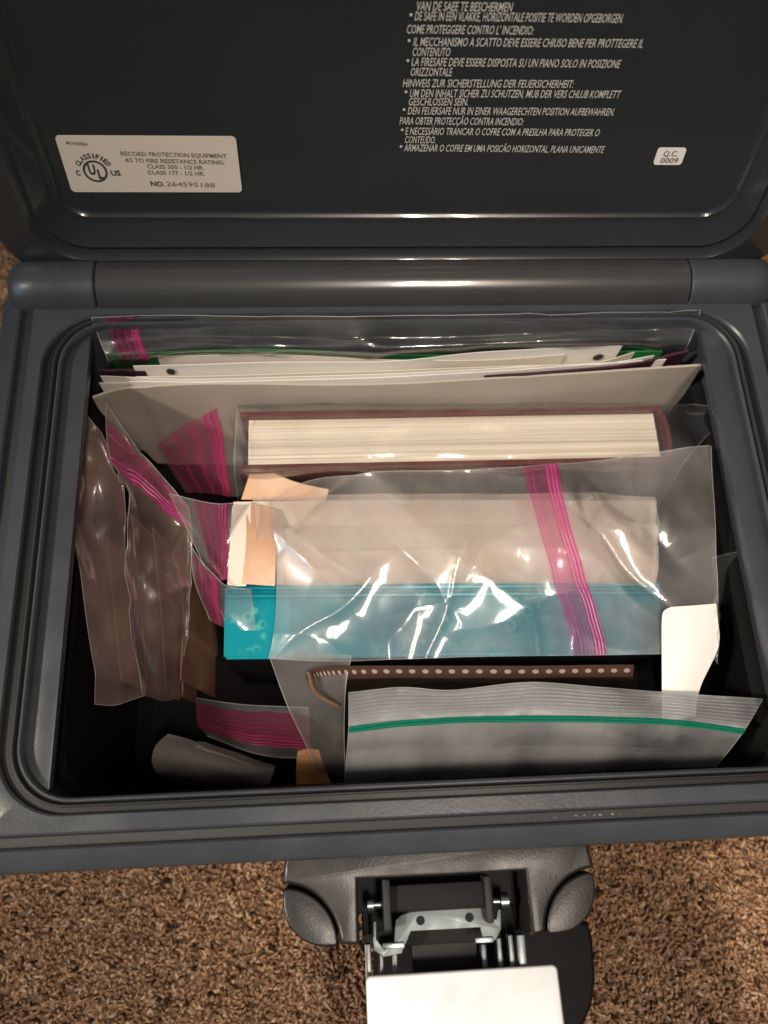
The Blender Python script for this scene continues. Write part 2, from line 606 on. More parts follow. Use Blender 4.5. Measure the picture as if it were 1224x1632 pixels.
M_PHOTO = print_mat('brown_photo_print', [(.3, (.10, .04, .035)), (.5, (.26, .125, .09)), (.62, (.40, .23, .15)), (.75, (.22, .08, .075))], 16, .45)
M_PACK = print_mat('printed_packet_paper', [(.32, (.72, .60, .46)), (.48, (.82, .74, .64)), (.58, (.80, .58, .40)), (.70, (.66, .42, .25))], 15, .5)
M_SKIN = print_mat('orange_print', [(.3, (.52, .28, .16)), (.5, (.62, .38, .24)), (.7, (.72, .54, .40))], 25, .4)


def film_strip_mat():
    m = mat('film_negative', (.10, .045, .03), .18)
    nt = m.node_tree
    b = nt.nodes['Principled BSDF']
    uv = nt.nodes.new('ShaderNodeUVMap')
    sp = nt.nodes.new('ShaderNodeSeparateXYZ'); nt.links.new(uv.outputs[0], sp.inputs[0])
    N = lambda op, a=None, bb=None: _math(nt, op, a, bb)
    fx = N('FRACT', N('MULTIPLY', sp.outputs['X'], 36.0))
    inx = N('LESS_THAN', N('ABSOLUTE', N('SUBTRACT', fx, .5)), .21)
    iny = N('LESS_THAN', N('ABSOLUTE', N('SUBTRACT', sp.outputs['Y'], .28)), .10)
    ddx = N('DIVIDE', N('SUBTRACT', fx, .5), .24)
    ddy = N('DIVIDE', N('SUBTRACT', sp.outputs['Y'], .28), .11)
    hole = N('LESS_THAN', N('ADD', N('MULTIPLY', ddx, ddx), N('MULTIPLY', ddy, ddy)), 1.0)
    fr = N('FRACT', N('MULTIPLY', sp.outputs['X'], 4.5))
    img = N('MULTIPLY', N('LESS_THAN', N('ABSOLUTE', N('SUBTRACT', fr, .5)), .60), N('GREATER_THAN', sp.outputs['Y'], .62))
    mx = nt.nodes.new('ShaderNodeMix'); mx.data_type = 'RGBA'
    nt.links.new(img, mx.inputs[0]); mx.inputs[6].default_value = (.085, .048, .036, 1); mx.inputs[7].default_value = (.022, .017, .014, 1)
    m2 = nt.nodes.new('ShaderNodeMix'); m2.data_type = 'RGBA'
    nt.links.new(hole, m2.inputs[0]); nt.links.new(mx.outputs[2], m2.inputs[6]); m2.inputs[7].default_value = (.44, .35, .31, 1)
    nt.links.new(m2.outputs[2], b.inputs['Base Color'])
    return m


def _math(nt, op, a=None, bb=None):
    n = nt.nodes.new('ShaderNodeMath')
    n.operation = op
    for i, v in enumerate((a, bb)):
        if v is None:
            continue
        if isinstance(v, (int, float)):
            n.inputs[i].default_value = v
        else:
            nt.links.new(v, n.inputs[i])
    return n.outputs[0]


M_NEG = film_strip_mat()


def carpet_mats():
    m = bpy.data.materials.new('carpet_yarn')
    m.use_nodes = True
    nt = m.node_tree
    b = nt.nodes['Principled BSDF']
    at = nt.nodes.new('ShaderNodeAttribute'); at.attribute_name = 'yarn'
    nt.links.new(at.outputs['Color'], b.inputs['Base Color'])
    b.inputs['Roughness'].default_value = .9
    tcy = nt.nodes.new('ShaderNodeTexCoord')
    ny_ = nt.nodes.new('ShaderNodeTexNoise'); ny_.inputs['Scale'].default_value = 1600; ny_.inputs['Detail'].default_value = 2
    nt.links.new(tcy.outputs['Object'], ny_.inputs['Vector'])
    by_ = nt.nodes.new('ShaderNodeBump'); by_.inputs['Strength'].default_value = .35; by_.inputs['Distance'].default_value = .0008
    nt.links.new(ny_.outputs['Fac'], by_.inputs['Height']); nt.links.new(by_.outputs[0], b.inputs['Normal'])
    b.inputs['Specular IOR Level'].default_value = .1
    tly = nt.nodes.new('ShaderNodeBsdfTranslucent'); nt.links.new(at.outputs['Color'], tly.inputs[0])
    mxy = nt.nodes.new('ShaderNodeMixShader'); mxy.inputs[0].default_value = .38
    nt.links.new(b.outputs[0], mxy.inputs[1]); nt.links.new(tly.outputs[0], mxy.inputs[2])
    nt.links.new(mxy.outputs[0], nt.nodes['Material Output'].inputs[0])
    m2 = bpy.data.materials.new('carpet_backing')
    m2.use_nodes = True
    nt = m2.node_tree
    b = nt.nodes['Principled BSDF']
    b.inputs['Roughness'].default_value = 1
    tc = nt.nodes.new('ShaderNodeTexCoord')
    n = nt.nodes.new('ShaderNodeTexNoise'); n.inputs['Scale'].default_value = 180; n.inputs['Detail'].default_value = 3
    nt.links.new(tc.outputs['Object'], n.inputs['Vector'])
    r = nt.nodes.new('ShaderNodeValToRGB')
    r.color_ramp.elements[0].position = .35; r.color_ramp.elements[0].color = (.16, .10, .065, 1)
    r.color_ramp.elements[1].position = .65; r.color_ramp.elements[1].color = (.30, .19, .11, 1)
    nt.links.new(n.outputs['Fac'], r.inputs[0]); nt.links.new(r.outputs[0], b.inputs['Base Color'])
    bp = nt.nodes.new('ShaderNodeBump'); bp.inputs['Distance'].default_value = .006
    nt.links.new(n.outputs['Fac'], bp.inputs['Height']); nt.links.new(bp.outputs[0], b.inputs['Normal'])
    return m, m2


M_YARN, M_BACKING = carpet_mats()

# ------------------------------------------------------------------ carpet
o = new_obj('carpet_floor', [(-1.6, -1.6, .0012), (1.6, -1.6, .0012), (1.6, 1.6, .0012), (-1.6, 1.6, .0012)], [(0, 1, 2, 3)], M_BACKING)
o['kind'] = 'structure'


def carpet():
    step = .0019
    xs = np.arange(-.33, .33, step); ys = np.arange(-.34, .28, step)
    X, Y = np.meshgrid(xs, ys)
    X = X.ravel() + rng.normal(0, step * .45, X.size); Y = Y.ravel() + rng.normal(0, step * .45, Y.size)
    keep = ~((np.abs(X) < .172) & (np.abs(Y - .002) < .118))
    X, Y = X[keep], Y[keep]
    n = X.size
    nr, ns = 4, 3
    h = rng.uniform(.0042, .0058, n)
    # neighbouring tufts lean together in tousled swirls
    a = 2.4 * np.sin(X * 71 + 1.3 * np.sin(Y * 53)) + 2.1 * np.cos(Y * 63 + X * 37) + rng.normal(0, 1.7, n)
    lean = rng.uniform(.2, .8, n) * h
    dx, dy = np.cos(a) * lean, np.sin(a) * lean
    r0 = rng.uniform(.0010, .0016, n)
    tw = rng.uniform(0, 6.28, n)
    V = np.zeros((n, nr * ns + 1, 3), np.float32)
    for i in range(nr):
        t = i / (nr - .25)
        rr = r0 * (1.0 - .45 * t ** 3)
        bx, by, bz = X + dx * t ** 1.6, Y + dy * t ** 1.6, h * t * (1 - .18 * t)
        for k in range(ns):
            th = tw + 2 * math.pi * k / ns + t * 2.5
            V[:, i * ns + k, 0] = bx + rr * np.cos(th)
            V[:, i * ns + k, 1] = by + rr * np.sin(th)
            V[:, i * ns + k, 2] = bz
    V[:, -1, 0] = X + dx * 1.12; V[:, -1, 1] = Y + dy * 1.12; V[:, -1, 2] = h * .92
    nv = nr * ns + 1
    base = (np.arange(n) * nv)[:, None]
    quads = np.array([(i * ns + k, i * ns + (k + 1) % ns, (i + 1) * ns + (k + 1) % ns, (i + 1) * ns + k)
                      for i in range(nr - 1) for k in range(ns)])
    tris = np.array([((nr - 1) * ns + k, (nr - 1) * ns + (k + 1) % ns, nr * ns) for k in range(ns)])
    Q = (base[:, :, None] + quads[None]).reshape(-1)
    T = (base[:, :, None] + tris[None]).reshape(-1)
    nq, nt_ = n * len(quads), n * len(tris)
    me = bpy.data.meshes.new('carpet_pile')
    me.vertices.add(n * nv)
    me.vertices.foreach_set('co', V.reshape(-1))
    me.loops.add(nq * 4 + nt_ * 3)
    me.loops.foreach_set('vertex_index', np.concatenate([Q, T]).astype(np.int32))
    me.polygons.add(nq + nt_)
    st = np.concatenate([np.arange(nq) * 4, nq * 4 + np.arange(nt_) * 3]).astype(np.int32)
    me.polygons.foreach_set('loop_start', st)
    me.update(calc_edges=True)
    me.polygons.foreach_set('use_smooth', np.ones(nq + nt_, bool))
    pal = np.array([(.66, .47, .33), (.56, .38, .25), (.44, .28, .18), (.21, .125, .08), (.075, .043, .028), (.78, .62, .47)])
    # flecks come in small clumps
    cl = np.array([noise.noise(Vector((x * 110, y * 110, 0))) + .8 * noise.noise(Vector((x * 240, y * 240, 3))) for x, y in zip(X, Y)])
    rank = np.clip(.5 + .30 * cl + rng.normal(0, .25, n), 0, .999)
    idx = np.select([rank < .07, rank < .20, rank < .42, rank < .68, rank < .86], [4, 3, 2, 1, 0], 5)
    pal = pal * np.array([1.12, 1.02, .91])
    c = pal[idx] * rng.uniform(.8, 1.2, (n, 1))
    ca = np.ones((n, nv, 4), np.float32)
    ca[:, :, :3] = c[:, None, :]
    at = me.color_attributes.new('yarn', 'FLOAT_COLOR', 'POINT')
    at.data.foreach_set('color', ca.reshape(-1))
    me.materials.append(M_YARN)
    o = bpy.data.objects.new('carpet_pile', me)
    COL.objects.link(o)
    o['kind'] = 'stuff'
    o['label'] = 'speckled brown and tan frieze carpet pile around the chest'


carpet()

# ------------------------------------------------------------------ the chest
chest = empty('fire_chest', (0, 0, 0), 'open dark slate plastic fire chest with raised lid, holding bagged papers', 'safe')


def ring(dx0, dx1, yf, yb, r, z):
    return [(x, y, z + RIM) for x, y in rrect(dx0, dx1, yf, yb, r, 12)]


def sym(x, yf, yb, r, z):
    return ring(-x, x, yf, yb, r, z)


body_loops = [
    sym(.1612, -.1067, .1066, .0215, -.034),
    sym(.1604, -.1060, .1060, .021, -.003),
    sym(.1607, -.1063, .1063, .021, -.0008),
    sym(.1615, -.1070, .1070, .022, 0),
    sym(.1622, -.1076, .1076, .0225, 0),
    sym(.1628, -.1081, .1081, .023, -.0012),
    sym(.1630, -.1083, .1083, .023, -.0038),
    sym(.1694, -.1119, .1112, .027, -.0038),
    sym(.1696, -.1121, .1114, .027, -.001),
    sym(.1703, -.1128, .1120, .027, 0),
    sym(.1760, -.1185, .1290, .010, 0),
    sym(.1768, -.1193, .1290, .010, -.0006),
    sym(.1776, -.1199, .1290, .010, -.0034),
    sym(.1822, -.1233, .1290, .010, -.0040),
    sym(.1827, -.1238, .1290, .010, -.0016),
    sym(.1836, -.1246, .1290, .010, -.0008),
    sym(.1905, -.1302, .1290, .010, -.0030),
    sym(.1926, -.1322, .1290, .010, -.0046),
    sym(.1934, -.1330, .1290, .010, -.0080),
    sym(.1934, -.1330, .1290, .010, -.030),
    sym(.1870, -.1265, .1250, .020, -.0325),
    sym(.1720, -.1180, .1200, .028, -.155),
    sym(.1680, -.1150, .1160, .026, -.1645),
]
vs_, fs_ = loft(body_loops, (False, True))
NR = len(body_loops[0])
body = new_obj('body', vs_, fs_, [M_SLATE, M_BAND], chest, midx=[1 if k // NR in (11, 12) else 0 for k in range(len(fs_))])
sharp(body, 28)
ln = [sym(.1400, -.0960, .0960, .020, -.134),
      sym(.1470, -.1010, .1010, .022, -.129),
      sym(.1490, -.1015, .1020, .021, -.120),
      sym(.1560, -.1042, .1046, .021, -.0375),
      sym(.1585, -.1054, .1058, .021, -.0350),
      sym(.1614, -.1069, .1068, .0216, -.0342)]
vs_, fs_ = loft(ln, (True, False))
o = new_obj('inner_liner', vs_, fs_, M_LINER, body)
sharp(o, 30)
# gasket: black seat in the channel and a lighter bead on it
mb = MB()
a_ = sym(.1631, -.1084, .1084, .023, -.0030); b_ = sym(.1693, -.1118, .1111, .027, -.0030)
v2, f2 = loft([a_, b_], (False, False))
mb.add(v2, f2, 0)
bead = []
for k in range(8):
    th = math.pi * k / 7
    d = .1645 - .0010 * math.cos(th)
    bead.append(sym(d, -.1092 - (d - .1645) * .7, .1092 + (d - .1645) * .6, .0236 + (d - .1645), -.0030 + .0032 * math.sin(th)))
v2, f2 = loft(bead, (False, False))
mb.add(v2, f2, 1)
mb.build('gasket', [M_GASKET, M_BEAD], body)
for s_ in (-1, 1):          # flat ledges along both short sides of the opening
    mb = MB()
    mb.box((s_ * .1556, .0003, RIM - .0076), (.0110, .2130, .0056), bev=.0006)
    mb.build('side_ledge', M_SLATE, body)

# back ledge and hinge: outer knuckles on the body, long barrel on the lid
HY, HZ, HR = .1287, -.0035, .0142
XL, XR = -.1462, .1432
XOL, XOR = -.1885, .1885


def barrel(x0, x1, r, round0=False, round1=False):
    prof = []
    n = 30
    xs = [(x0, 1.0), (x1, 1.0)]
    if round0:
        xs = [(x0, .55), (x0 + .0015, .74), (x0 + .0045, .90), (x0 + .010, .985), (x0 + .015, 1.0)] + xs[1:]
    else:
        xs = [(x0, .95), (x0 + .0007, 1.0)] + xs[1:]
    if round1:
        xs = xs[:-1] + [(x1 - .015, 1.0), (x1 - .010, .985), (x1 - .0045, .90), (x1 - .0015, .74), (x1, .55)]
    else:
        xs = xs[:-1] + [(x1 - .0007, 1.0), (x1, .95)]
    loops = []
    for x, s in xs:
        l = []
        for k in range(n):
            th = 2 * math.pi * k / n
            l.append((x, HY + r * s * math.cos(th), HZ + RIM + r * s * math.sin(th)))
        loops.append(l)
    return loft(loops)


for args in ((XOL, XL - .0006, HR, True, False), (XR + .0006, XOR, HR, False, True)):
    v2, f2 = barrel(*args)
    o = new_obj('hinge_knuckle', v2, f2, M_SLATE, body)
    sharp(o, 40)
mb = MB()
mb.box((0, .1310, RIM - .025), (.362, .020, .030), bev=.004)
mb.build('hinge_ledge', M_SLATE, body)

lid_loops = []


def ll(x, v0, v1, r, h):
    return [lid_pt(u, v, h) for u, v in rrect(-x, x, v0, v1, r, 12)]


LT = .285
prof = [(.1555, .0255, .0130, 0.0), (.1562, .0247, .0136, .0002), (.1570, .0238, .0142, .0009), (.1577, .0230, .0147, .0017),
        (.1582, .0224, .0150, .0017), (.1590, .0214, .0156, .0016), (.1602, .0200, .0165, .0022), (.1660, .0118, .0200, .0058),
        (.1670, .0105, .0207, .0066), (.1676, .0096, .0212, .0064), (.1682, .0088, .0216, .0055), (.1690, .0078, .0220, .0057),
        (.1716, .0050, .0235, .0074), (.1724, .0040, .0240, .0083), (.1732, .0030, .0245, .0079),
        (.1860, -.0015, .0205, .0078), (.1880, -.0035, .0195, .0060), (.1887, -.0045, .0190, .0030),
        (.1887, -.0045, .0190, -.0260), (.1860, -.0020, .0190, -.0300), (.150, .03, .02, -.0330)]
for x, v0, r, h in prof:
    lid_loops.append(ll(x, v0, LT - v0, r, h))
vs_, fs_ = loft(lid_loops, (True, True))
lid = new_obj('lid', vs_, fs_, M_LID, chest)
sharp(lid, 40)
v2, f2 = barrel(XL, XR, HR)
o = new_obj('hinge_barrel', v2, f2, M_BARREL, lid)
sharp(o, 40)
mb = MB()
for s in (-1, 1):
    pass
mb.box((.5 * (XL + XR), .1410, RIM - .002), (XR - XL - .002, .008, .016), bev=.002)
mb.build('hinge_web', M_BARREL, lid)

sc_b = bmesh.new()
for px_, py_, w_, h_ in ((918, 1300, 8, 2), (931, 1299.5, 4, 3), (947, 1299, 5, 2), (956, 1298.5, 7, 3), (976, 1297, 5, 3.5), (988, 1297, 3, 1.5), (884, 1303, 6, 1.2)):
    q_ = [P(px_ + w_ * math.cos(t) * .5 * random.uniform(.6, 1.2), py_ + h_ * math.sin(t) * .5 * random.uniform(.6, 1.3), -.0031) for t in np.linspace(0, 2 * math.pi, 9)[:-1]]
    sc_b.faces.new([sc_b.verts.new(Vector(p)) for p in q_])
me = bpy.data.meshes.new('scuff_mark'); sc_b.to_mesh(me); sc_b.free(); me.materials.append(M_BEADL)
o = bpy.data.objects.new('scuff_mark', me); COL.objects.link(o); o.parent = body

# ---- writing -----------------------------------------------------------------
_depsg = None
text_cache = {}


def text_data(s, bold=.0):
    key = (s, bold)
    if key in text_cache:
        return text_cache[key]
    cu = bpy.data.curves.new('lettering', 'FONT')
    cu.body = s
    cu.resolution_u = 2
    cu.offset = bold
    ob = bpy.data.objects.new('lettering', cu)
    COL.objects.link(ob)
    dg = bpy.context.evaluated_depsgraph_get()
    dg.update()
    me = bpy.data.meshes.new_from_object(ob.evaluated_get(dg))
    V = np.array([v.co[:] for v in me.vertices]); F = [list(p.vertices) for p in me.polygons]
    bpy.data.objects.remove(ob)
    bpy.data.curves.remove(cu)
    bpy.data.meshes.remove(me)
    text_cache[key] = (V, F)
    return V, F


CAP = None


def cap_height():
    global CAP
    if CAP is None:
        V, _ = text_data('H')
        CAP = V[:, 1].max()
    return CAP


def write(name, s, a, b, h, m, parent, lift, shear=0.0, bold=.0, to3=None):
    """letters from a to b (2-D points on the surface), cap height h, mapped to the place by to3(u, v, lift)"""
    V, F = text_data(s, bold)
    x0, x1 = V[:, 0].min(), V[:, 0].max()
    a = np.array(a, float); b = np.array(b, float)
    d = b - a
    nrm = np.array([-d[1], d[0]]) / np.linalg.norm(d)
    out = []
    for x, y, _ in V:
        t = (x - x0) / (x1 - x0)
        hh = y / cap_height() * h
        p = a + d * t + nrm * hh + d / np.linalg.norm(d) * hh * shear
        out.append(to3(p[0], p[1], lift))
    return new_obj(name, out, F, m, parent, smooth=False)


LINES = [
    ("VAN DE SAEE TE BESCHERMEN", 663, 816, 9, 11, None),
    ("DE SAFE IN EEN VLAKKE, HORIZONTALE POSITIE TE WORDEN OPGEBORGEN.", 661, 993, 25, 29, 653),
    ("COME PROTEGGERE CONTRO L' INCENDIO:", 648, 850, 46, 48, None),
    ("IL MECCHANISMO A SCATTO DEVE ESSERE CHIUSO BENE PER PROTTEGERE IL", 659, 1025, 66, 69, 650),
    ("CONTENUTO", 657, 717, 82, 82.5, None),
    ("LA FIRESAFE DEVE ESSERE DISPOSTA SU UN PIANO SOLO IN POSIZIONE", 656, 988, 98, 101.5, 648),
    ("ORIZZONTALE", 654, 720, 114, 114.5, None),
    ("HINWEIS ZUR SICHERSTELLUNG DER FEUERSICHERHEIT:", 642, 914, 132, 133.5, None),
    ("UM DEN INHALT SICHER ZU SCHUTZEN, MUB DER VERS CHLUB KOMPLETT", 653, 988, 148, 150, 645),
    ("GESCHLOSSEN SEIN.", 651, 746, 161.5, 162, None),
    ("DEN FEUERSAFE NUR IN EINER WAAGERECHTEN POSITION AUFBEWAHREN.", 650, 979, 176, 178, 642),
    ("PARA OBTER PROTECÇÃO CONTRA INCENDIO:", 637, 834, 192, 193.5, None),
    ("E NECESSÁRIO TRANCAR O COFRE COM A PRESILHA PARA PROTEGER O", 646, 955, 208.5, 211, 639),
    ("CONTEÚDO.", 645, 694, 222, 222.5, None),
    ("ARMAZENAR O COFRE EM UMA POSICÃO HORIZONTAL, PLANA UNICAMENTE", 644, 962, 235, 238, 637),
]
for s, xa, xb, ya, yb, bul in LINES:
    h = .0032
    a = lid_uv(xa, ya); b = lid_uv(xb, yb)
    o = write('printed_line', s, (a[0], a[1] - h / 2), (b[0], b[1] - h / 2), h, M_PRINT, lid, .00025, .10, .004, lid_pt)
    if bul:
        u, v = lid_uv(bul + 2, ya - 2)
        me = o.data
        c = [lid_pt(u + .0006 * math.cos(t), v + .0006 * math.sin(t), .00025) for t in np.linspace(0, 2 * math.pi, 9)[:-1]]
        bm = bmesh.new(); bm.from_mesh(me)
        bm.faces.new([bm.verts.new(Vector(p)) for p in c])
        bm.to_mesh(me); bm.free()

# scuffs in the lid gloss near the lettering are left out; stickers follow
def sticker(name, x0, x1, v0, v1, r, m, th=.0004):
    o_ = rrect(x0, x1, v0, v1, r, 6)
    l0 = [lid_pt(u, v, .0001) for u, v in o_]
    l1 = [lid_pt(u, v, .0001 + th) for u, v in o_]
    v2, f2 = loft([l0, l1])
    ob = new_obj(name, v2, f2, m, chest, smooth=False)
    return ob


lab = sticker('certification_sticker', -.1500, -.0742, .0353, .0620, .0018, M_STICK)
lab['label'] = 'beige rectangular fire rating sticker with round emblem'
SU = lambda px, py: lid_uv(px, py)


def lab_line(s, xa, ya, xb, yb, h, m=M_INK, bold=.0, parent=lab, shear=0.0, name='printed_line'):
    a = SU(xa, ya); b = SU(xb, yb)
    return write(name, s, (a[0], a[1] - h / 2), (b[0], b[1] - h / 2), h, m, parent, .0007, shear, bold, lid_pt)


lab_line('M1H2006', 105, 226, 139, 228.5, .0014, M_INKG, .02)
lab_line('RECORD PROTECTION EQUIPMENT', 192, 243, 361, 247.5, .0019, M_INKG, .012)
lab_line('AS TO FIRE RESISTANCE RATING:', 199, 253.5, 357, 257.5, .0019, M_INKG, .012)
lab_line('CLASS 350 - 1/2 HR.', 234, 263.5, 325, 266, .0019, M_INKG, .012)
lab_line('CLASS 177 - 1/2 HR.', 235, 273, 326, 275.5, .0019, M_INKG, .012)
lab_line('NO.', 240, 291, 262, 292, .0024, M_INK, .02)
lab_line('264595188', 265, 291.5, 342, 294, .0022, M_INKG, .0)
cu_, cv_ = SU(152, 271.5)
ER = .0052
emb = MB()
n = 40
vs2, fs2 = [], []
for k in range(n):
    t = 2 * math.pi * k / n
    for r_ in (ER, ER - .0009):
        vs2.append(lid_pt(cu_ + r_ * math.cos(t), cv_ + r_ * math.sin(t), .0007))
for k in range(n):
    k2 = (k + 1) % n
    fs2.append((2 * k, 2 * k2, 2 * k2 + 1, 2 * k + 1))
emb.add(vs2, fs2)


def letter(s, u, v, w, h, ang=0.0, bold=.03):
    V, F = text_data(s, bold)
    x0, x1 = V[:, 0].min(), V[:, 0].max()
    ca, sa = math.cos(ang), math.sin(ang)
    out = []
    for x, y, _ in V:
        a = ((x - x0) / (x1 - x0) - .5) * w
        b = (y / cap_height() - .5) * h
        out.append(lid_pt(u + a * ca - b * sa, v + a * sa + b * ca, .0007))
    emb.add(out, F)


letter('U', cu_ - .0013, cv_ + .0008, .0030, .0046, 0, .04)
letter('L', cu_ + .0019, cv_ - .0014, .0022, .0042, 0, .04)
for i, ch in enumerate('CLASSIFIED'):
    an = math.radians(90 + 62 - 124 * i / 9)
    letter(ch, cu_ + (ER + .0021) * math.cos(an), cv_ + (ER + .0021) * math.sin(an), .0006 if ch == 'I' else .0015, .0021, an - math.pi / 2)
letter('C', cu_ - ER - .0024, cv_ - .0008, .0019, .0024)
letter('US', cu_ + ER + .0034, cv_ - .0008, .0042, .0024)
emb.build('emblem', M_INK, lab, smooth=False)

qc = sticker('inspection_sticker', .1125, .1256, .0496, .0578, .0014, M_QC)
qc['label'] = 'small white inspection sticker on the right of the lid'
lab_line('Q.C.', 1057, 243.5, 1080, 243.5, .0025, M_INKG, .01, qc)
lab_line('0009', 1052, 254, 1080, 254.5, .0025, M_INKG, .01, qc)

# ---- lock housing and latch --------------------------------------------------
zt = -.026
hx0, hx1 = P(450, 1392, zt)[0], P(945, 1366, zt)[0]
yb_ = -.1285
yf_ = P(700, 1500, zt)[1]
nx0, nx1 = P(570, 1400, zt)[0], P(838, 1388, zt)[0]
ny = P(700, 1395, zt)[1]
lock = empty('lock_housing', (0, 0, 0), None, None) if False else None


def arc(cx_, cy_, r, a0, a1, n=12):
    return [(cx_ + r * math.cos(math.radians(a0 + (a1 - a0) * k / n)), cy_ + r * math.sin(math.radians(a0 + (a1 - a0) * k / n))) for k in range(n + 1)]


RC = .0240           # radius of the corner scallop
mbk = MB()
bend = .003
top = [(hx0 + .002, yb_)]
top += arc(hx0 - .001, yf_ - .000, RC, 88, 2)            # left scallop, concave
top += [(nx0, yf_), (nx0, ny), (nx1, ny), (nx1, yf_)]
top += arc(hx1 + .001, yf_ + .000, RC, 178, 92)
top += [(hx1 - .002, yb_)]
mbk.prism(top, RIM - .075, RIM + zt, bev=.0016)
mbk.box((0.5 * (nx0 + nx1), .5 * (ny + yb_) - .006, RIM - .062), (nx1 - nx0 + .004, .030, .03), m=1)
hous = mbk.build('lock_housing', [M_LOCK, M_BLACK], body)
for sx in (0, 1):
    m3 = MB()
    rho, rp = .0175, RC - .0018
    hx, sg = (hx0, 1) if sx == 0 else (hx1, -1)
    pl = [(0, rp - .001)] + arc(rho, rho, rho, 180, 270, 12) + [(rp - .001, 0)] + arc(0, 0, rp, 4, 86, 14)
    pl = [(hx + sg * x, yf_ + y) for x, y in pl]
    if sg < 0:
        pl = pl[::-1]
    m3.prism(pl, RIM - .075, RIM + zt - .0015, bev=.0010)
    m3.build('corner_pad', M_LOCK, hous)

m3 = MB()
zq = -.085
m3.prism([tuple(P(x, y, zq)[:2]) for x, y in ((600, 1500), (600, 1660), (905, 1660), (928, 1640), (944, 1605), (950, 1560), (946, 1500), (938, 1470), (900, 1470))], RIM - .120, RIM + zq, bev=.002)
m3.build('lower_black_block', M_BLACK, body)  # plain black block below the housing, reaching out to the right
latch = MB()
zl = -.038
# hinge pin, spring and screws
pinL, pinR = P(590, 1442, zl), P(803, 1436, zl)
pl_ = Vector(pinL); pr_ = Vector(pinR)
hasp = new_obj('latch', [], [], M_BLACK, chest)
mb = MB()
mb.tube([pl_, pr_], .0016, 12)
mb.tube([pl_ - Vector((.0012, 0, 0)), pl_ + Vector((.0012, 0, 0))], .0032, 14)
mb.tube([pr_ - Vector((.0016, 0, 0)), pr_ + Vector((.0016, 0, 0))], .0036, 14)
mb.build('pin', M_ZINC, hasp)
sp = []
s0, s1 = Vector(P(623, 1441, zl)), Vector(P(664, 1440, zl))
for k in range(8 * 12 + 1):
    t = k / 96
    th = 2 * math.pi * 8 * t
    c = s0.lerp(s1, t)
    sp.append(c + Vector((0, math.cos(th), math.sin(th))) * .0030)
mb = MB(); mb.tube(sp, .00055, 6)
mb.build('spring', M_ZINC, hasp)
# folded bracket round the pin with two holes
bx0, bx1 = P(662, 1440, zl)[0], P(757, 1436, zl)[0]
by0, by1 = P(700, 1437, zl)[1], P(700, 1482, zl)[1]
mb = MB()
mb.tube([(bx0, by0, RIM + zl), (bx1, by0, RIM + zl)], .0034, 18)
bz = RIM + zl - .001
outl = [(bx0, by0 + .001), (bx0, by0 - .003), (P(640, 1455, zl)[0], by0 - .004), (P(630, 1462, zl)[0], by0 - .006), (P(628, 1500, zl)[0], by1 - .004),
        (P(612, 1505, zl)[0], by1 - .006), (P(600, 1493, zl)[0], by1 - .002), (P(600, 1462, zl)[0], by0 - .006), (P(594, 1462, zl)[0], by0 - .006),
        (P(594, 1500, zl)[0], by1 - .006), (P(610, 1512, zl)[0], by1 - .009), (P(640, 1508, zl)[0], by1 - .008), (P(655, 1485, zl)[0], by1),
        (P(765, 1478, zl)[0], by1), (P(770, 1495, zl)[0], by1 - .006), (P(790, 1493, zl)[0], by1 - .005), (P(799, 1480, zl)[0], by1 - .001),
        (P(799, 1452, zl)[0], by0 - .004), (P(793, 1452, zl)[0], by0 - .004), (P(791, 1470, zl)[0], by1 + .003), (P(776, 1470, zl)[0], by1 + .003),
        (P(772, 1450, zl)[0], by0 - .003), (bx1, by0 - .003), (bx1, by0 + .001)]
mb.prism(outl, bz, bz + .0012, bev=.0003)
br = mb.build('bracket', M_STEELD, hasp)
for hx, hy in ((670, 1467), (748, 1462)):
    q = P(hx, hy, zl)
    m4 = MB()
    m4.tube([(q[0], q[1], bz + .0008), (q[0], q[1], bz + .00145)], .0018, 16)
    m4.build('screw_hole', M_BLACK, br)
for ax0, ax1, y0, y1 in ((608, 624, 1400, 1482), (768, 786, 1395, 1470)):
    a = P(ax0, y0, -.034); b = P(ax1, y1, -.034)
    m4 = MB()
    m4.box(((a[0] + b[0]) / 2, (a[1] + b[1]) / 2, RIM - .036), (abs(b[0] - a[0]), abs(a[1] - b[1]), .012), bev=.0012)
    m4.build('arm', M_DARKM, hasp)
# rails run forward under the hasp plate
for rx0, rx1, yy0, zz in ((580, 592, 1505, -.036), (604, 611, 1505, -.040), (624, 634, 1515, -.044), (765, 776, 1505, -.044), (790, 800, 1495, -.040), (808, 818, 1490, -.038), (822, 838, 1490, -.034)):
    a = P(rx0, yy0, zz); b = P(rx1, yy0, zz)
    m4 = MB()
    yend = a[1] - .050
    m4.box(((a[0] + b[0]) / 2, (a[1] + yend) / 2, RIM + zz - .003), (abs(b[0] - a[0]) * .8, abs(a[1] - yend), .006), bev=.0006)
    m4.build('rail', M_ZINC, hasp)
for tx0, tx1, ty in ((610, 645, 1508), (757, 787, 1499)):
    a = P(tx0, ty, -.037); b = P(tx1, ty, -.037)
    m4 = MB()
    m4.box(((a[0] + b[0]) / 2, a[1], RIM - .0375), (b[0] - a[0], .0022, .0014), bev=.0004)
    m4.build('tab', M_ZINC, hasp)
a = P(655, 1485, -.05); b = P(762, 1530, -.05)
m4 = MB()
m4.box(((a[0] + b[0]) / 2, a[1] - .022, RIM - .054), (b[0] - a[0], .046, .008), bev=.001)
m4.build('slide_block', M_DARKM, hasp)
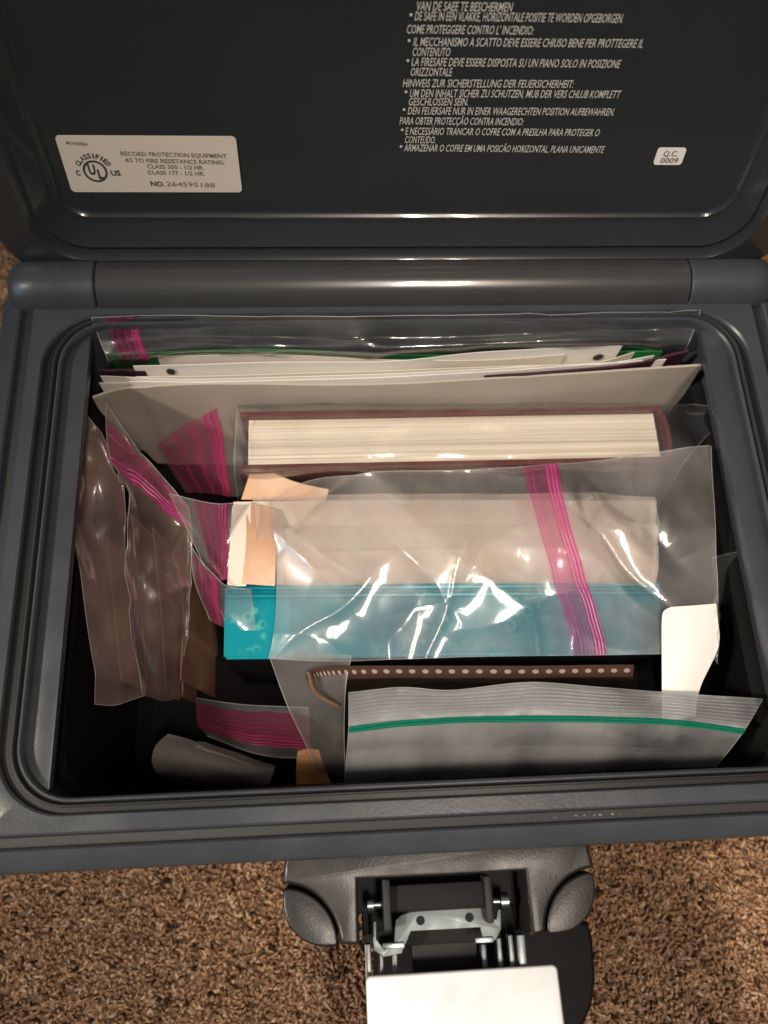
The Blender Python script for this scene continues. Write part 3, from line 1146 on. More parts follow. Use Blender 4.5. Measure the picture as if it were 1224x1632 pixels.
# hasp plate: rounded satin metal tongue, tips up a little towards the front
zp = -.030
A = P(583, 1556, zp); B = P(888, 1537, zp)
mid = (A + B) / 2
ax = Vector(B - A).normalized()
wid = (Vector(B) - Vector(A)).length
tilt = math.radians(6)
fy = Vector((0, 0, 1)).cross(ax)
fwd = (-fy * math.cos(tilt) + Vector((0, 0, 1)) * math.sin(tilt)).normalized()
up = fwd.cross(ax).normalized()
if up.z < 0:
    up = -up
loops = []
for off, dz in ((0, -.004), (0, -.0008), (.0003, -.0002), (.0009, 0)):
    l = []
    for u, v in rrect(off, wid - off, off, .075 - off, .0022 - off * .6, 6):
        l.append(tuple(Vector(A) + ax * u + fwd * v + up * dz))
    loops.append(l)
vs_, fs_ = loft(loops)
o = new_obj('hasp_plate', vs_, fs_, M_HASP, hasp)
sharp(o, 50)
bmh = bmesh.new()
# the latch's own mesh: the black pivot block behind everything
bmh.free()
m4 = MB()
m4.box((.5 * (nx0 + nx1), .5 * (ny + by1) - .004, RIM - .055), (nx1 - nx0 - .004, ny - by1 + .006, .012), bev=.001)
m4.box((.5 * (nx0 + nx1), ny - .0085, RIM - .041), (nx1 - nx0 - .026, .010, .014), bev=.001)
tmp = m4.build('latch_core', M_BLACK, None)
hasp.data = tmp.data
hasp.data.name = 'latch'
bpy.data.objects.remove(tmp)


# ------------------------------------------------------------------ thin sheets and bags
def cat_basis(n, t):
    """Catmull-Rom weights (len(t), n) for n control values"""
    t = np.clip(np.asarray(t, float), 0, 1)
    W = np.zeros((t.size, n))
    r = np.arange(t.size)
    if n == 2:
        W[:, 0] = 1 - t; W[:, 1] = t
        return W
    x = t * (n - 1)
    i = np.minimum(x.astype(int), n - 2)
    f = x - i
    w = [-.5 * f + f ** 2 - .5 * f ** 3, 1 - 2.5 * f ** 2 + 1.5 * f ** 3, .5 * f + 2 * f ** 2 - 1.5 * f ** 3, -.5 * f ** 2 + .5 * f ** 3]
    for k, wk in zip((-1, 0, 1, 2), w):
        idx = i + k
        lo, hi = idx < 0, idx > n - 1
        ok = ~(lo | hi)
        np.add.at(W, (r[ok], idx[ok]), wk[ok])
        np.add.at(W, (r[lo], np.zeros(lo.sum(), int)), 2 * wk[lo]); np.add.at(W, (r[lo], np.ones(lo.sum(), int)), -wk[lo])
        np.add.at(W, (r[hi], np.full(hi.sum(), n - 1)), 2 * wk[hi]); np.add.at(W, (r[hi], np.full(hi.sum(), n - 2)), -wk[hi])
    return W


class Patch:
    def __init__(self, rows, amp=.0008, scale=45.0, fold=0.0, fscale=22.0, seed=0.0, crease=0, camp=.0016, cw=1.0):
        self.c = np.array([[P(*q) for q in r] for r in rows])
        self.amp, self.scale, self.fold, self.fscale, self.seed = amp, scale, fold, fscale, seed
        self.cr = []
        rg = random.Random(seed * 13 + 5)
        for k in range(crease):
            self.cr.append((rg.uniform(.02, .98), rg.uniform(.02, .98), rg.uniform(0, math.pi), rg.uniform(.010, .040),
                            rg.uniform(.35, 1.0) * camp * rg.choice((1, 1, -1)), cw * rg.uniform(.0018, .0080)))

    def smooth_many(self, S, T):
        A = cat_basis(self.c.shape[0], T)
        B = cat_basis(self.c.shape[1], S)
        return np.einsum('ki,kj,ijd->kd', A, B, self.c)

    def smooth(self, s, t):
        return self.smooth_many(np.array([s]), np.array([t]))[0]

    def many(self, S, T, lift=0.0):
        S = np.asarray(S, float); T = np.asarray(T, float)
        e = .02
        p = self.smooth_many(S, T)
        du = self.smooth_many(np.minimum(S + e, 1), T) - self.smooth_many(np.maximum(S - e, 0), T)
        dv = self.smooth_many(S, np.minimum(T + e, 1)) - self.smooth_many(S, np.maximum(T - e, 0))
        n = np.cross(du, dv)
        n /= (np.linalg.norm(n, axis=1, keepdims=True) + 1e-12)
        n[n @ np.array([-.1, -.5, 1.0]) < 0] *= -1
        w = np.zeros(len(p))
        off = Vector((self.seed, self.seed * .7, 0))
        o2 = Vector((5.1, 2.2, 0))
        for k in range(len(p)):
            q = Vector(p[k]) + off
            x = self.amp * noise.noise(q * self.scale) if self.amp else 0.0
            if self.fold:
                x += self.fold * (1 - 2 * abs(noise.noise(q * self.fscale + o2))) ** 3
                x += .10 * self.fold * (1 - 2 * abs(noise.noise(q * self.fscale * 3.1 - o2))) ** 2
            w[k] = x
        for cs, ct, an, ln_, am, wd in self.cr:
            c0 = self.smooth(cs, ct)
            d = np.array([math.cos(an), math.sin(an)])
            r = p[:, :2] - c0[:2]
            al = r @ d
            ac = r @ np.array([-d[1], d[0]]) + .12 * al * np.sin(al * 90 + cs * 9)
            win = np.exp(-(al / ln_) ** 2)
            w += am * win * np.exp(-np.abs(ac) / wd)
        return p + n * (w + lift)[:, None]

    def at(self, s, t, lift=0.0):
        return self.many([s], [t], lift)[0]

    def grid(self, s0=0, s1=1, t0=0, t1=1, nu=40, nv=30, lift=0.0):
        return self.quad_grid([(s0, t0), (s1, t0), (s1, t1), (s0, t1)], nu, nv, lift)

    def quad_grid(self, q, nu=40, nv=8, lift=0.0, wob=0.0):
        """q: four (s, t) corners a b c d; u runs a->b, v runs a->d"""
        q = np.array(q, float)
        U_, V_ = np.meshgrid(np.linspace(0, 1, nu + 1), np.linspace(0, 1, nv + 1))
        U_, V_ = U_.ravel(), V_.ravel()
        st = (q[0] * (1 - U_[:, None]) + q[1] * U_[:, None]) * (1 - V_[:, None]) + (q[3] * (1 - U_[:, None]) + q[2] * U_[:, None]) * V_[:, None]
        if wob:
            dirv = q[3] - q[0]
            st = st + dirv * (wob * (np.sin(U_ * 11 + self.seed) + .6 * np.sin(U_ * 27 + 2)))[:, None]
        pts = self.many(np.clip(st[:, 0], 0, 1), np.clip(st[:, 1], 0, 1), lift)
        F = []
        for j in range(nv):
            for i in range(nu):
                k = j * (nu + 1) + i
                F.append((k, k + 1, k + nu + 2, k + nu + 1))
        return list(pts), F, list(zip(U_, V_))


def bag(name, patch, label, m=None, gap=.0018, nu=56, nv=40, seam=.00022, group='zip bags packed in the chest', edges='lrtb', mouth=None):
    """a zip bag: two films joined round the rim with a thin welded seam"""
    root = empty(name, tuple(patch.smooth(.5, .5)), label, 'plastic bag', group)
    V, F, UV = patch.grid(nu=nu, nv=nv)
    n0 = len(V)
    uv = np.array(UV)
    g = gap * np.sqrt(np.clip(np.sin(np.pi * uv[:, 0]) * np.sin(np.pi * uv[:, 1]), 0, 1))
    W = list(patch.many(uv[:, 0], uv[:, 1], -g))
    F2 = [tuple(x + n0 for x in f[::-1]) for f in F]
    new_obj('film', V + W, F + F2, m or M_FILM, root, uvs=UV + UV)
    bd = {'t': [(i / nu, 0) for i in range(nu + 1)], 'b': [(i / nu, 1) for i in range(nu + 1)],
          'l': [(0, j / nv) for j in range(nv + 1)], 'r': [(1, j / nv) for j in range(nv + 1)]}
    for k in edges:
        mb = MB()
        mb.tube(patch.many([q[0] for q in bd[k]], [q[1] for q in bd[k]]), seam, 5)
        mb.build('seam', M_SEAM, root, auto=False)
    return root


def strip(root, patch, q, m=None, lift=.0005, nu=50, nv=10, name='zip_closure'):
    V, F, UV = patch.quad_grid(q, nu, nv, lift, wob=.02)
    return new_obj(name, V, F, m or M_PINK, root, uvs=UV)


def sheet(name, patch, th, m, parent=None, nu=40, nv=8, label=None, cat=None, group=None):
    """thin solid sheet following a patch"""
    V, F, UV = patch.grid(nu=nu, nv=nv)
    W, _, _ = patch.grid(nu=nu, nv=nv, lift=-th)
    n0 = len(V)
    F = list(F) + [tuple(x + n0 for x in f[::-1]) for f in F]
    ring_ = [i for i in range(nu + 1)] + [j * (nu + 1) + nu for j in range(1, nv + 1)] + \
            [nv * (nu + 1) + i for i in range(nu - 1, -1, -1)] + [j * (nu + 1) for j in range(nv - 1, 0, -1)]
    for a, b in zip(ring_, ring_[1:] + ring_[:1]):
        F.append((a, a + n0, b + n0, b))
    o = new_obj(name, V + W, F, m, parent, uvs=UV + UV)
    sharp(o, 50)
    if label:
        tag(o, label, cat, group)
    return o


def standing(top, depth=.10, lean=(0, 0)):
    """control rows of a sheet standing on its edge: top is a list of (px, py, z); the rest hangs straight down"""
    rows = [np.array([P(*q) for q in top])]
    for k in (.33, .66, 1.0):
        rows.append(rows[0] + np.array([lean[0], lean[1], -1.0]) * depth * k)
    p = Patch.__new__(Patch)
    p.c = np.array(rows)
    p.amp, p.scale, p.fold, p.fscale, p.seed, p.cr = .0, 40, 0, 20, 0, []
    return p


def ripple(p, amp, scale, seed=0.0):
    p.amp, p.scale, p.seed = amp, scale, seed
    return p


# ---- papers standing at the back -------------------------------------------
G1 = 'papers standing in the back bag'
sheet('folder', ripple(standing([(172, 567, -.016), (400, 558, -.0155), (640, 567, -.020), (860, 564, -.024), (960, 562, -.024), (1056, 561, -.0190)], .095), .0005, 22, 4), .0009,
      M_GREEN, label='green card folder behind the white papers at the back', cat='folder')
sheet('folder', ripple(standing([(158, 592, -.0200), (400, 590, -.0250), (640, 592, -.0260), (780, 598, -.0225), (880, 594, -.0200), (1000, 583, -.0172), (1098, 560, -.0135)], .088), .0005, 22, 4), .0012,
      M_PLUM, label='dark plum folder showing its corner right of the white papers', cat='folder')


def hole_sheet(top, depth, m, label, holes=(), th=.0003, seed=0.0, rings=M_PAPER):
    p = ripple(standing(top, depth), .0005, 22, 4)
    root = empty('paper_sheet', tuple(p.smooth(.5, .0)), label, 'paper', G1)
    sheet('page', p, th, m, root)
    for s, t, w in holes:
        # reinforcement patch with a punched hole
        V, F, UV = p.quad_grid([(s - .5 * w, t - .010 / depth * .8), (s + .5 * w, t - .010 / depth * .8), (s + .5 * w, t + .010 / depth * .8), (s - .5 * w, t + .010 / depth * .8)], 6, 6, .0003)
        n = 18
        hv = []
        for k in range(n):
            an = 2 * math.pi * k / n
            hv.append(p.at(s +   .0027 / .28 * math.cos(an), t + .0030 / depth * math.sin(an), .0006))
        new_obj('punch_hole', hv, [tuple(range(n))], M_INK, root, smooth=False)
    return root


hole_sheet([(250, 568, -.016), (420, 565, -.016), (600, 573, -.018), (760, 574, -.018), (900, 566, -.018)], .09, M_IVORY, 'ivory sheet right behind the punched white page, top edge just showing', seed=3)
hole_sheet([(212, 584, -.017), (400, 578, -.016), (620, 576, -.016), (780, 560, -.0135), (992, 552, -.0125)], .09, M_PAPER,
           'white page with punched holes near both ends, tallest of the papers', holes=((.077, .058, .03), (.965, .105, .03)), seed=4)
hole_sheet([(216, 601, -.0205), (420, 597, -.0200), (640, 590, -.0190), (820, 583, -.0178), (940, 580, -.0172), (1012, 562, -.0140)], .09, M_IVORY, 'cream sheet stepped just in front of the tallest white page', seed=5)
hole_sheet([(160, 600, -.0210), (320, 604, -.0212), (640, 595, -.0200), (860, 583, -.0180), (960, 581, -.0175), (1043, 567, -.0148)], .09, M_PAPER, 'long off-white sheet whose left corner sticks out past the others', seed=6)
hole_sheet([(205, 609, -.0218), (420, 607, -.0215), (640, 600, -.0204), (860, 587, -.0186), (1062, 573, -.0158)], .09, M_PAPER2, 'bright white sheet, front one of the paper stack, touching the grey envelope', seed=7)
hole_sheet([(158, 611, -.0255), (230, 611, -.0255), (300, 611, -.0255)], .08, M_PAPER, 'short white sheet stub poking out at the left end of the papers', seed=8)
# print showing along the top of the front sheets
a = P(748, 594, -.018); b = P(822, 589.5, -.018)
pv = bpy.data.objects.get('paper_sheet.004')

env_p = Patch([[(148, 636, -.0265), (200, 622, -.0240), (300, 614, -.0222), (460, 614, -.0212), (640, 612, -.0200), (860, 600, -.0176), (1118, 583, -.0138)],
               [(165, 662, -.047), (215, 657, -.047), (310, 654, -.046), (465, 654, -.046), (640, 654, -.046), (855, 648, -.044), (1095, 622, -.040)],
               [(210, 700, -.077), (250, 700, -.077), (335, 700, -.077), (480, 700, -.077), (640, 700, -.077), (840, 697, -.077), (1055, 680, -.077)],
               [(250, 740, -.110), (285, 740, -.110), (360, 740, -.110), (490, 740, -.110), (640, 740, -.110), (820, 740, -.110), (1010, 725, -.110)]],
              amp=.0005, scale=26, seed=11, crease=5, camp=.0010)
sheet('envelope', env_p, .0012, M_ENV, nu=60, nv=20, label='large grey-beige paper envelope standing in front of the white papers', cat='envelope')

# ---- maroon book --------------------------------------------------------------
zb = -.036
bL, bR = P(382, 697, zb)[0], P(1062, 697, zb)[0]
yB0, yB1 = P(640, 652, zb)[1], P(640, 744, zb)[1]       # back cover outer face, front cover outer face
BH = .095                                                # height of the book (stands on the chest floor)
book = empty('book', (.5 * (bL + bR), .5 * (yB0 + yB1), RIM + zb - BH), 'thick maroon clothbound book, cream page edges up, inside a clear bag', 'book')
ct = .0030
mb = MB()
mb.box((.5 * (bL + bR), yB0 - ct / 2, RIM + zb - BH / 2), (bR - bL, ct, BH), bev=.0006)
mb.build('back_cover', M_MAROON, book)
mb = MB()
mb.box((.5 * (bL + bR), yB1 + ct / 2, RIM + zb - BH / 2), (bR - bL, ct, BH), bev=.0006)
mb.build('front_cover', M_MAROON, book)
mb = MB()
loops = []
for z in (RIM + zb - BH, RIM + zb - .001):
    l = []
    m_ = .5 * (yB0 + yB1); hh = .5 * (yB0 - yB1)
    for k in range(15):
        an = math.radians(90 - 180 * k / 14)
        l.append((bR - .001 + .0040 * math.cos(an), m_ + hh * math.sin(an), z))
    for k in range(15):
        an = math.radians(-90 + 180 * k / 14)
        l.append((bR - .0025 + .0035 * math.cos(an), m_ + (hh - .002) * math.sin(an), z))
    loops.append(l)
v2, f2 = loft(loops)
o = new_obj('spine', v2, f2, M_MAROON, book); sharp(o, 40)
pg0, pg1 = P(396, 697, zb - .003)[0], P(1048, 697, zb - .003)[0]
bm = bmesh.new()
bmesh.ops.create_cube(bm, size=1)
bmesh.ops.subdivide_edges(bm, edges=[e for e in bm.edges if abs(e.verts[0].co.x - e.verts[1].co.x) > .5], cuts=24, use_grid_fill=True)
bmesh.ops.subdivide_edges(bm, edges=[e for e in bm.edges if abs(e.verts[0].co.y - e.verts[1].co.y) > .5], cuts=16, use_grid_fill=True)
yw = yB0 - yB1 - 2 * ct - .0006
for v in bm.verts:
    x, y, z = v.co
    dz = 0
    if z > 0:
        dz = .0007 * noise.noise(Vector((x * 2, y * 30, 0)))
    v.co = Vector((pg0 + (x + .5) * (pg1 - pg0), .5 * (yB0 + yB1) + y * yw, RIM + zb - .0035 - BH * .47 + z * BH * .94 + dz))
me = bpy.data.meshes.new('pages'); bm.to_mesh(me); bm.free()
me.materials.append(M_PAGES)
o = bpy.data.objects.new('pages', me); COL.objects.link(o); o.parent = book
o.matrix_parent_inverse = Matrix.Translation(-Vector(book.location))

# clear bag over the book
pbk = Patch([[(375, 662, -.075), (520, 662, -.075), (700, 662, -.075), (900, 660, -.075), (1080, 655, -.075)],
             [(378, 648, -.034), (520, 645, -.032), (700, 645, -.031), (900, 643, -.032), (1100, 645, -.034)],
             [(376, 690, -.0325), (520, 690, -.0290), (700, 690, -.028), (900, 688, -.029), (1152, 660, -.036)],
             [(374, 746, -.036), (520, 747, -.034), (700, 746, -.033), (900, 743, -.034), (1090, 735, -.038)],
             [(380, 800, -.075), (520, 795, -.075), (700, 795, -.075), (900, 795, -.075), (1060, 790, -.075)]],
            amp=.0012, scale=38, fold=.0007, seed=21, crease=12, camp=.0012)
bb = bag('zip_bag', pbk, 'clear bag pulled over the maroon book, glints along its top', M_FILMB, gap=.0006, nu=70, nv=50, edges='lr')
pfin = Patch([[(248, 708, -.040), (285, 682, -.036), (326, 660, -.033), (352, 649, -.032), (372, 668, -.034), (384, 715, -.036)],
              [(268, 742, -.055), (300, 728, -.052), (340, 715, -.048), (362, 706, -.046), (380, 716, -.046), (388, 740, -.046)],
              [(296, 785, -.072), (325, 785, -.070), (356, 790, -.066), (370, 792, -.062), (384, 790, -.058), (390, 780, -.054)]],
             amp=.0008, scale=60, seed=23)
V, F, UV = pfin.grid(nu=40, nv=30)
new_obj('opening_flap', V, F, M_FILMH, bb, uvs=UV)
strip(bb, pfin, [(.02, .0), (.02, 1.0), (.56, 1.0), (.56, .0)], M_PINKD, nu=30, nv=20)

# ---- back bag over the papers ----------------------------------------------
pback = Patch([[(146, 506, .001), (330, 503, .0015), (620, 503, .002), (880, 499, .002), (1117, 494, .002)],
               [(158, 540, -.006), (340, 534, -.006), (620, 536, -.006), (880, 530, -.006), (1108, 520, -.006)],
               [(172, 578, -.014), (350, 560, -.011), (620, 562, -.012), (880, 549, -.009), (1095, 550, -.012)],
               [(170, 590, -.045), (350, 568, -.042), (620, 568, -.045), (880, 562, -.045), (1090, 560, -.040)]],
            amp=.0012, scale=26, fold=.0008, fscale=24, seed=31, crease=12, camp=.0030)
b1 = bag('zip_bag', pback, 'clear bag standing at the back wall behind the white papers, magenta closure at its left', M_FILMB, gap=.0004, nu=70, nv=40, edges='tlr')
strip(b1, pback, [(.028, .0), (.028, .90), (.098, .90), (.098, .0)], M_PINKD, nu=30, nv=14)

# ---- envelopes and packets between book and teal box --------------------------
G2 = 'paper packets in front of the book'


def packet(rows, m, label, th=.003, seed=0, name='packet'):
    p = Patch(rows, amp=.0006, scale=30, seed=seed)
    return sheet(name, p, th, m, nu=40, nv=14, label=label, cat='packet', group=G2)


packet([[(372, 800, -.048), (560, 797, -.046), (800, 797, -.046), (1046, 798, -.047)],
        [(374, 850, -.052), (560, 848, -.050), (800, 848, -.050), (1044, 850, -.052)],
        [(380, 900, -.072), (560, 900, -.072), (800, 900, -.072), (1036, 900, -.074)]], M_PACK, 'off-white printed packet leaning against the book cover', seed=41)
packet([[(366, 842, -.046), (560, 842, -.044), (800, 838, -.044), (1048, 838, -.046)],
        [(368, 890, -.050), (560, 885, -.048), (800, 882, -.048), (1046, 885, -.050)],
        [(374, 940, -.070), (560, 935, -.070), (800, 935, -.070), (1036, 935, -.072)]], M_IVORY, 'plain cream packet in the middle of the packets', seed=42)
packet([[(364, 880, -.044), (560, 878, -.042), (800, 872, -.042), (1050, 870, -.044)],
        [(366, 925, -.048), (560, 922, -.046), (800, 920, -.046), (1048, 918, -.048)],
        [(372, 965, -.070), (560, 960, -.070), (800, 960, -.070), (1036, 960, -.072)]], M_PACK, 'front printed packet right behind the teal box', seed=43)
pflap = Patch([[(384, 796, -.047), (405, 744, -.040), (430, 752, -.040)], [(440, 797, -.047), (450, 765, -.042), (470, 768, -.042)], [(520, 797, -.047), (522, 788, -.045), (524, 780, -.044)]], amp=.0004, scale=40)
sheet('packet_flap', pflap, .0004, M_SKIN, nu=24, nv=16, label='open tan paper flap folded up against the maroon book', cat='paper flap')
pst = Patch([[(392, 800, -.0445), (415, 805, -.0440), (440, 812, -.0435)], [(392, 865, -.040), (416, 868, -.0395), (440, 870, -.039)], [(385, 930, -.041), (410, 932, -.0405), (438, 934, -.040)]], amp=.0005, scale=40)
sheet('photo_wallet', pst, .0006, M_SKIN, nu=16, nv=24, label='orange printed photo wallet end beside the cream packets', cat='photo wallet')

pK = Patch([[(404, 796, -.043), (520, 790, -.039), (660, 788, -.037), (820, 786, -.037), (950, 788, -.038), (1044, 792, -.041)],
            [(408, 835, -.041), (520, 832, -.038), (660, 830, -.036), (820, 828, -.036), (950, 828, -.037), (1048, 832, -.040)],
            [(410, 885, -.040), (520, 880, -.038), (660, 878, -.036), (820, 876, -.036), (950, 876, -.037), (1047, 880, -.040)],
            [(408, 930, -.041), (520, 934, -.040), (660, 930, -.039), (820, 930, -.039), (950, 930, -.040), (1044, 936, -.043)]],
           amp=.0018, scale=30, fold=.0016, fscale=20, seed=45, crease=10, camp=.0020)
bag('zip_bag', pK, 'milky crumpled bag wrapped over the cream packets behind the teal box', M_MILK, gap=.001, nu=110, nv=60, edges='lr')

pst2 = Patch([[(370, 806, -.0450), (384, 802, -.0445), (400, 800, -.0442)], [(366, 870, -.0410), (380, 868, -.0405), (398, 866, -.0400)], [(362, 932, -.0415), (376, 934, -.0415), (392, 934, -.0412)]], amp=.0004, scale=40)
sheet('envelope', pst2, .0006, M_IVORY, nu=12, nv=24, label='narrow cream envelope edge left of the orange photo wallet', cat='envelope')

# ---- teal box -------------------------------------------------------------------
zt_ = -.046
tl, tr_ = P(356, 1050, zt_), P(1060, 1042, zt_)
tl2, tr2 = P(358, 932, zt_), P(1052, 925, zt_)
bm = bmesh.new()
tv = [bm.verts.new(Vector(p)) for p in (tl, tr_, tr2, tl2)]
bv = [bm.verts.new(Vector(p) - Vector((0, 0, .0045))) for p in (tl, tr_, tr2, tl2)]
bm.faces.new(tv); bm.faces.new(bv[::-1])
for k in range(4):
    bm.faces.new((tv[k], bv[k], bv[(k + 1) % 4], tv[(k + 1) % 4]))
bmesh.ops.recalc_face_normals(bm, faces=bm.faces[:])
bmesh.ops.bevel(bm, geom=bm.edges[:], offset=.0012, segments=2, affect='EDGES')
me = bpy.data.meshes.new('box'); bm.to_mesh(me); bm.free(); me.materials.append(M_HOLO)
tbox = bpy.data.objects.new('foil_box', me); COL.objects.link(tbox)
sharp(tbox, 50)
tag(tbox, 'teal holographic foil box with ring pattern lying under clear bags', 'box')
mb = MB()
ins = [Vector(p) for p in (tl, tr_, tr2, tl2)]
cen = sum(ins, Vector()) / 4
ins = [(p - cen) * .985 + cen for p in ins]
mb.prism([(p.x, p.y) for p in ins], tl[2] - .085, tl[2] - .0046)
mb.build('shade_base', M_BLACK, tbox)  # black base put in for the deep shade under the thin box
# lid line of the box
a, b = Vector(P(362, 950, zt_ + .0012)), Vector(P(1048, 944, zt_ + .0012))
mb = MB(); mb.tube([a, b], .0012, 8)
mb.build('ridge', M_HOLO, tbox)
a, b = Vector(P(362, 938, zt_ + .0010)), Vector(P(1048, 932, zt_ + .0010))
mb = MB(); mb.tube([a, b], .0010, 8)
mb.build('ridge', M_HOLO, tbox)
sheet('folder', Patch([[(1138, 930, -.055), (1180, 925, -.050), (1206, 925, -.046)], [(1130, 1010, -.075), (1172, 1005, -.070), (1206, 1000, -.064)], [(1118, 1085, -.100), (1160, 1080, -.095), (1196, 1065, -.090)]], amp=.0005), .002, M_TEALD,
      nu=16, nv=16, label='dark teal folder standing deep against the right wall', cat='folder')

# ---- photo prints standing along the left side -----------------------------------
G3 = 'photo prints standing at the left'
for i, (top, lab_) in enumerate((
        ([(164, 800, -.068), (176, 930, -.068), (192, 1085, -.070)], 'dark brown photo print nearest the left wall'),
        ([(210, 820, -.072), (222, 950, -.074), (234, 1095, -.078)], 'brown photo print second from the left wall'),
        ([(242, 840, -.070), (254, 960, -.073), (264, 1100, -.078)], 'warm brown photo print in the middle of the left bag'),
        ([(282, 900, -.056), (292, 990, -.058), (290, 1085, -.062)], 'short dark photo print nearest the teal box'))):
    p = ripple(standing(top, .065, (.10, 0)), .0006, 25, i)
    sheet('photo_print', p, .0006, M_PHOTO, nu=24, nv=10, label=lab_, cat='photo', group=G3)

# bag A: upright film with a magenta closure running down from the back corner
pA = Patch([[(166, 642, -.022), (200, 690, -.028), (245, 745, -.034), (304, 806, -.040)],
            [(174, 720, -.024), (215, 765, -.030), (258, 815, -.038), (306, 860, -.048)],
            [(200, 790, -.026), (226, 850, -.034), (262, 905, -.042), (302, 930, -.054)],
            [(196, 900, -.030), (222, 960, -.040), (256, 1000, -.048), (296, 1010, -.060)],
            [(228, 1108, -.040), (240, 1112, -.048), (262, 1118, -.056), (292, 1110, -.066)]],
           amp=.0016, scale=28, fold=.0010, seed=51, crease=12, camp=.0028, cw=1.4)
bA = bag('zip_bag', pA, 'hazy bag of brown prints at the left, long magenta closure slanting down', M_FILML, gap=.004, edges='tlr')
strip(bA, pA, [(.0, .09), (1.0, -.0), (1.0, .20), (.0, .36)], M_PINK, nu=44, nv=10)
pB = Patch([[(120, 630, -.016), (138, 660, -.020), (160, 690, -.024), (176, 728, -.028)],
            [(140, 705, -.022), (155, 725, -.026), (168, 740, -.030), (182, 752, -.034)],
            [(116, 790, -.026), (140, 790, -.032), (172, 785, -.036), (198, 780, -.040)],
            [(124, 900, -.032), (150, 900, -.038), (176, 900, -.042), (200, 890, -.046)],
            [(146, 1050, -.040), (168, 1050, -.046), (190, 1045, -.050), (214, 1030, -.054)],
            [(150, 1122, -.046), (180, 1124, -.052), (206, 1116, -.056), (230, 1108, -.060)]],
           amp=.0014, scale=30, fold=.0008, seed=61, crease=9, camp=.0026, cw=1.4)
bag('zip_bag', pB, 'crumpled clear bag against the left wall with a pointed upper corner', M_FILML, gap=.001, edges='tlrb')

# small bag corners with magenta closures
pC = Patch([[(270, 786, -.034), (312, 797, -.033), (346, 803, -.033), (372, 802, -.036)],
            [(300, 845, -.044), (324, 850, -.041), (350, 850, -.040), (370, 850, -.041)],
            [(336, 925, -.058), (344, 925, -.054), (354, 925, -.050), (366, 922, -.048)]], amp=.0008, scale=50, seed=71)
bC = bag('zip_bag', pC, 'bag corner with shade-deepened magenta closure beside the cream packets', M_FILMH, gap=.001, nu=30, nv=30, edges='tl')
strip(bC, pC, [(.30, .0), (.30, 1.0), (.88, 1.0), (.88, .0)], M_PINKD, nu=30, nv=14)
pD = Patch([[(304, 868, -.036), (322, 895, -.035), (340, 914, -.036), (362, 934, -.038), (400, 940, -.040)],
            [(310, 925, -.046), (326, 942, -.044), (344, 955, -.043), (364, 965, -.043), (404, 968, -.043)],
            [(334, 990, -.060), (342, 994, -.056), (352, 998, -.052), (366, 1002, -.048), (408, 1005, -.044)]], amp=.0006, scale=50, seed=81)
bD = bag('zip_bag', pD, 'bag tip with bright magenta closure overlapping the teal box corner', M_FILMH, gap=.001, nu=34, nv=30, edges='tl')
strip(bD, pD, [(.08, .03), (.12, .98), (.58, .98), (.60, .03)], M_PINKD, nu=30, nv=14)

# ---- large clear bag lying over packets and teal box ------------------------------
pM = Patch([[(432, 800, -.036), (500, 765, -.031), (620, 754, -.027), (740, 750, -.025), (860, 744, -.024), (1000, 728, -.022), (1132, 711, -.020)],
            [(440, 860, -.036), (520, 840, -.030), (640, 835, -.027), (760, 830, -.026), (880, 825, -.025), (1010, 815, -.023), (1137, 800, -.022)],
            [(442, 930, -.038), (530, 920, -.034), (650, 915, -.030), (770, 910, -.029), (905, 910, -.028), (1030, 895, -.026), (1140, 880, -.025)],
            [(440, 1000, -.041), (530, 995, -.039), (650, 988, -.036), (770, 980, -.033), (930, 975, -.031), (1040, 965, -.029), (1143, 945, -.028)],
            [(430, 1050, -.043), (530, 1054, -.041), (650, 1050, -.038), (770, 1046, -.036), (945, 1044, -.034), (1050, 1042, -.032), (1140, 1040, -.031)]],
           amp=.0030, scale=20, fold=.0022, fscale=15, seed=91, crease=20, camp=.0030, cw=1.35)
bM = bag('zip_bag', pM, 'largest clear bag lying over the teal box, magenta closure crossing it at the right', M_FILMW, gap=.002, nu=150, nv=100, edges='tlrb')
strip(bM, pM, [(.630, .0), (.630, 1.0), (.690, 1.0), (.700, .0)], M_PINK, nu=60, nv=14, lift=.0008)
pM2 = Patch([[(430, 1046, -.044), (470, 1040, -.043), (520, 1040, -.042), (560, 1044, -.042)],
             [(462, 1130, -.056), (490, 1120, -.052), (520, 1115, -.050), (550, 1110, -.048)],
             [(505, 1230, -.078), (520, 1232, -.074), (535, 1235, -.070), (550, 1238, -.066)]], amp=.0012, scale=40, fold=.0010, seed=95)
bag('zip_bag', pM2, 'narrow hazy bag tail hanging down left of the green closure bag', M_FILMH, gap=.001, nu=30, nv=30, edges='lr')
pM4 = Patch([[(1135, 890, -.030), (1165, 882, -.032), (1192, 876, -.034)],
             [(1140, 930, -.040), (1160, 935, -.042), (1178, 930, -.044)],
             [(1140, 985, -.050), (1150, 990, -.052), (1160, 985, -.054)]], amp=.0010, scale=50, seed=98)
bag('zip_bag', pM4, 'small pointed clear bag corner at the right wall', M_FILM, gap=.001, nu=20, nv=24, edges='tr')

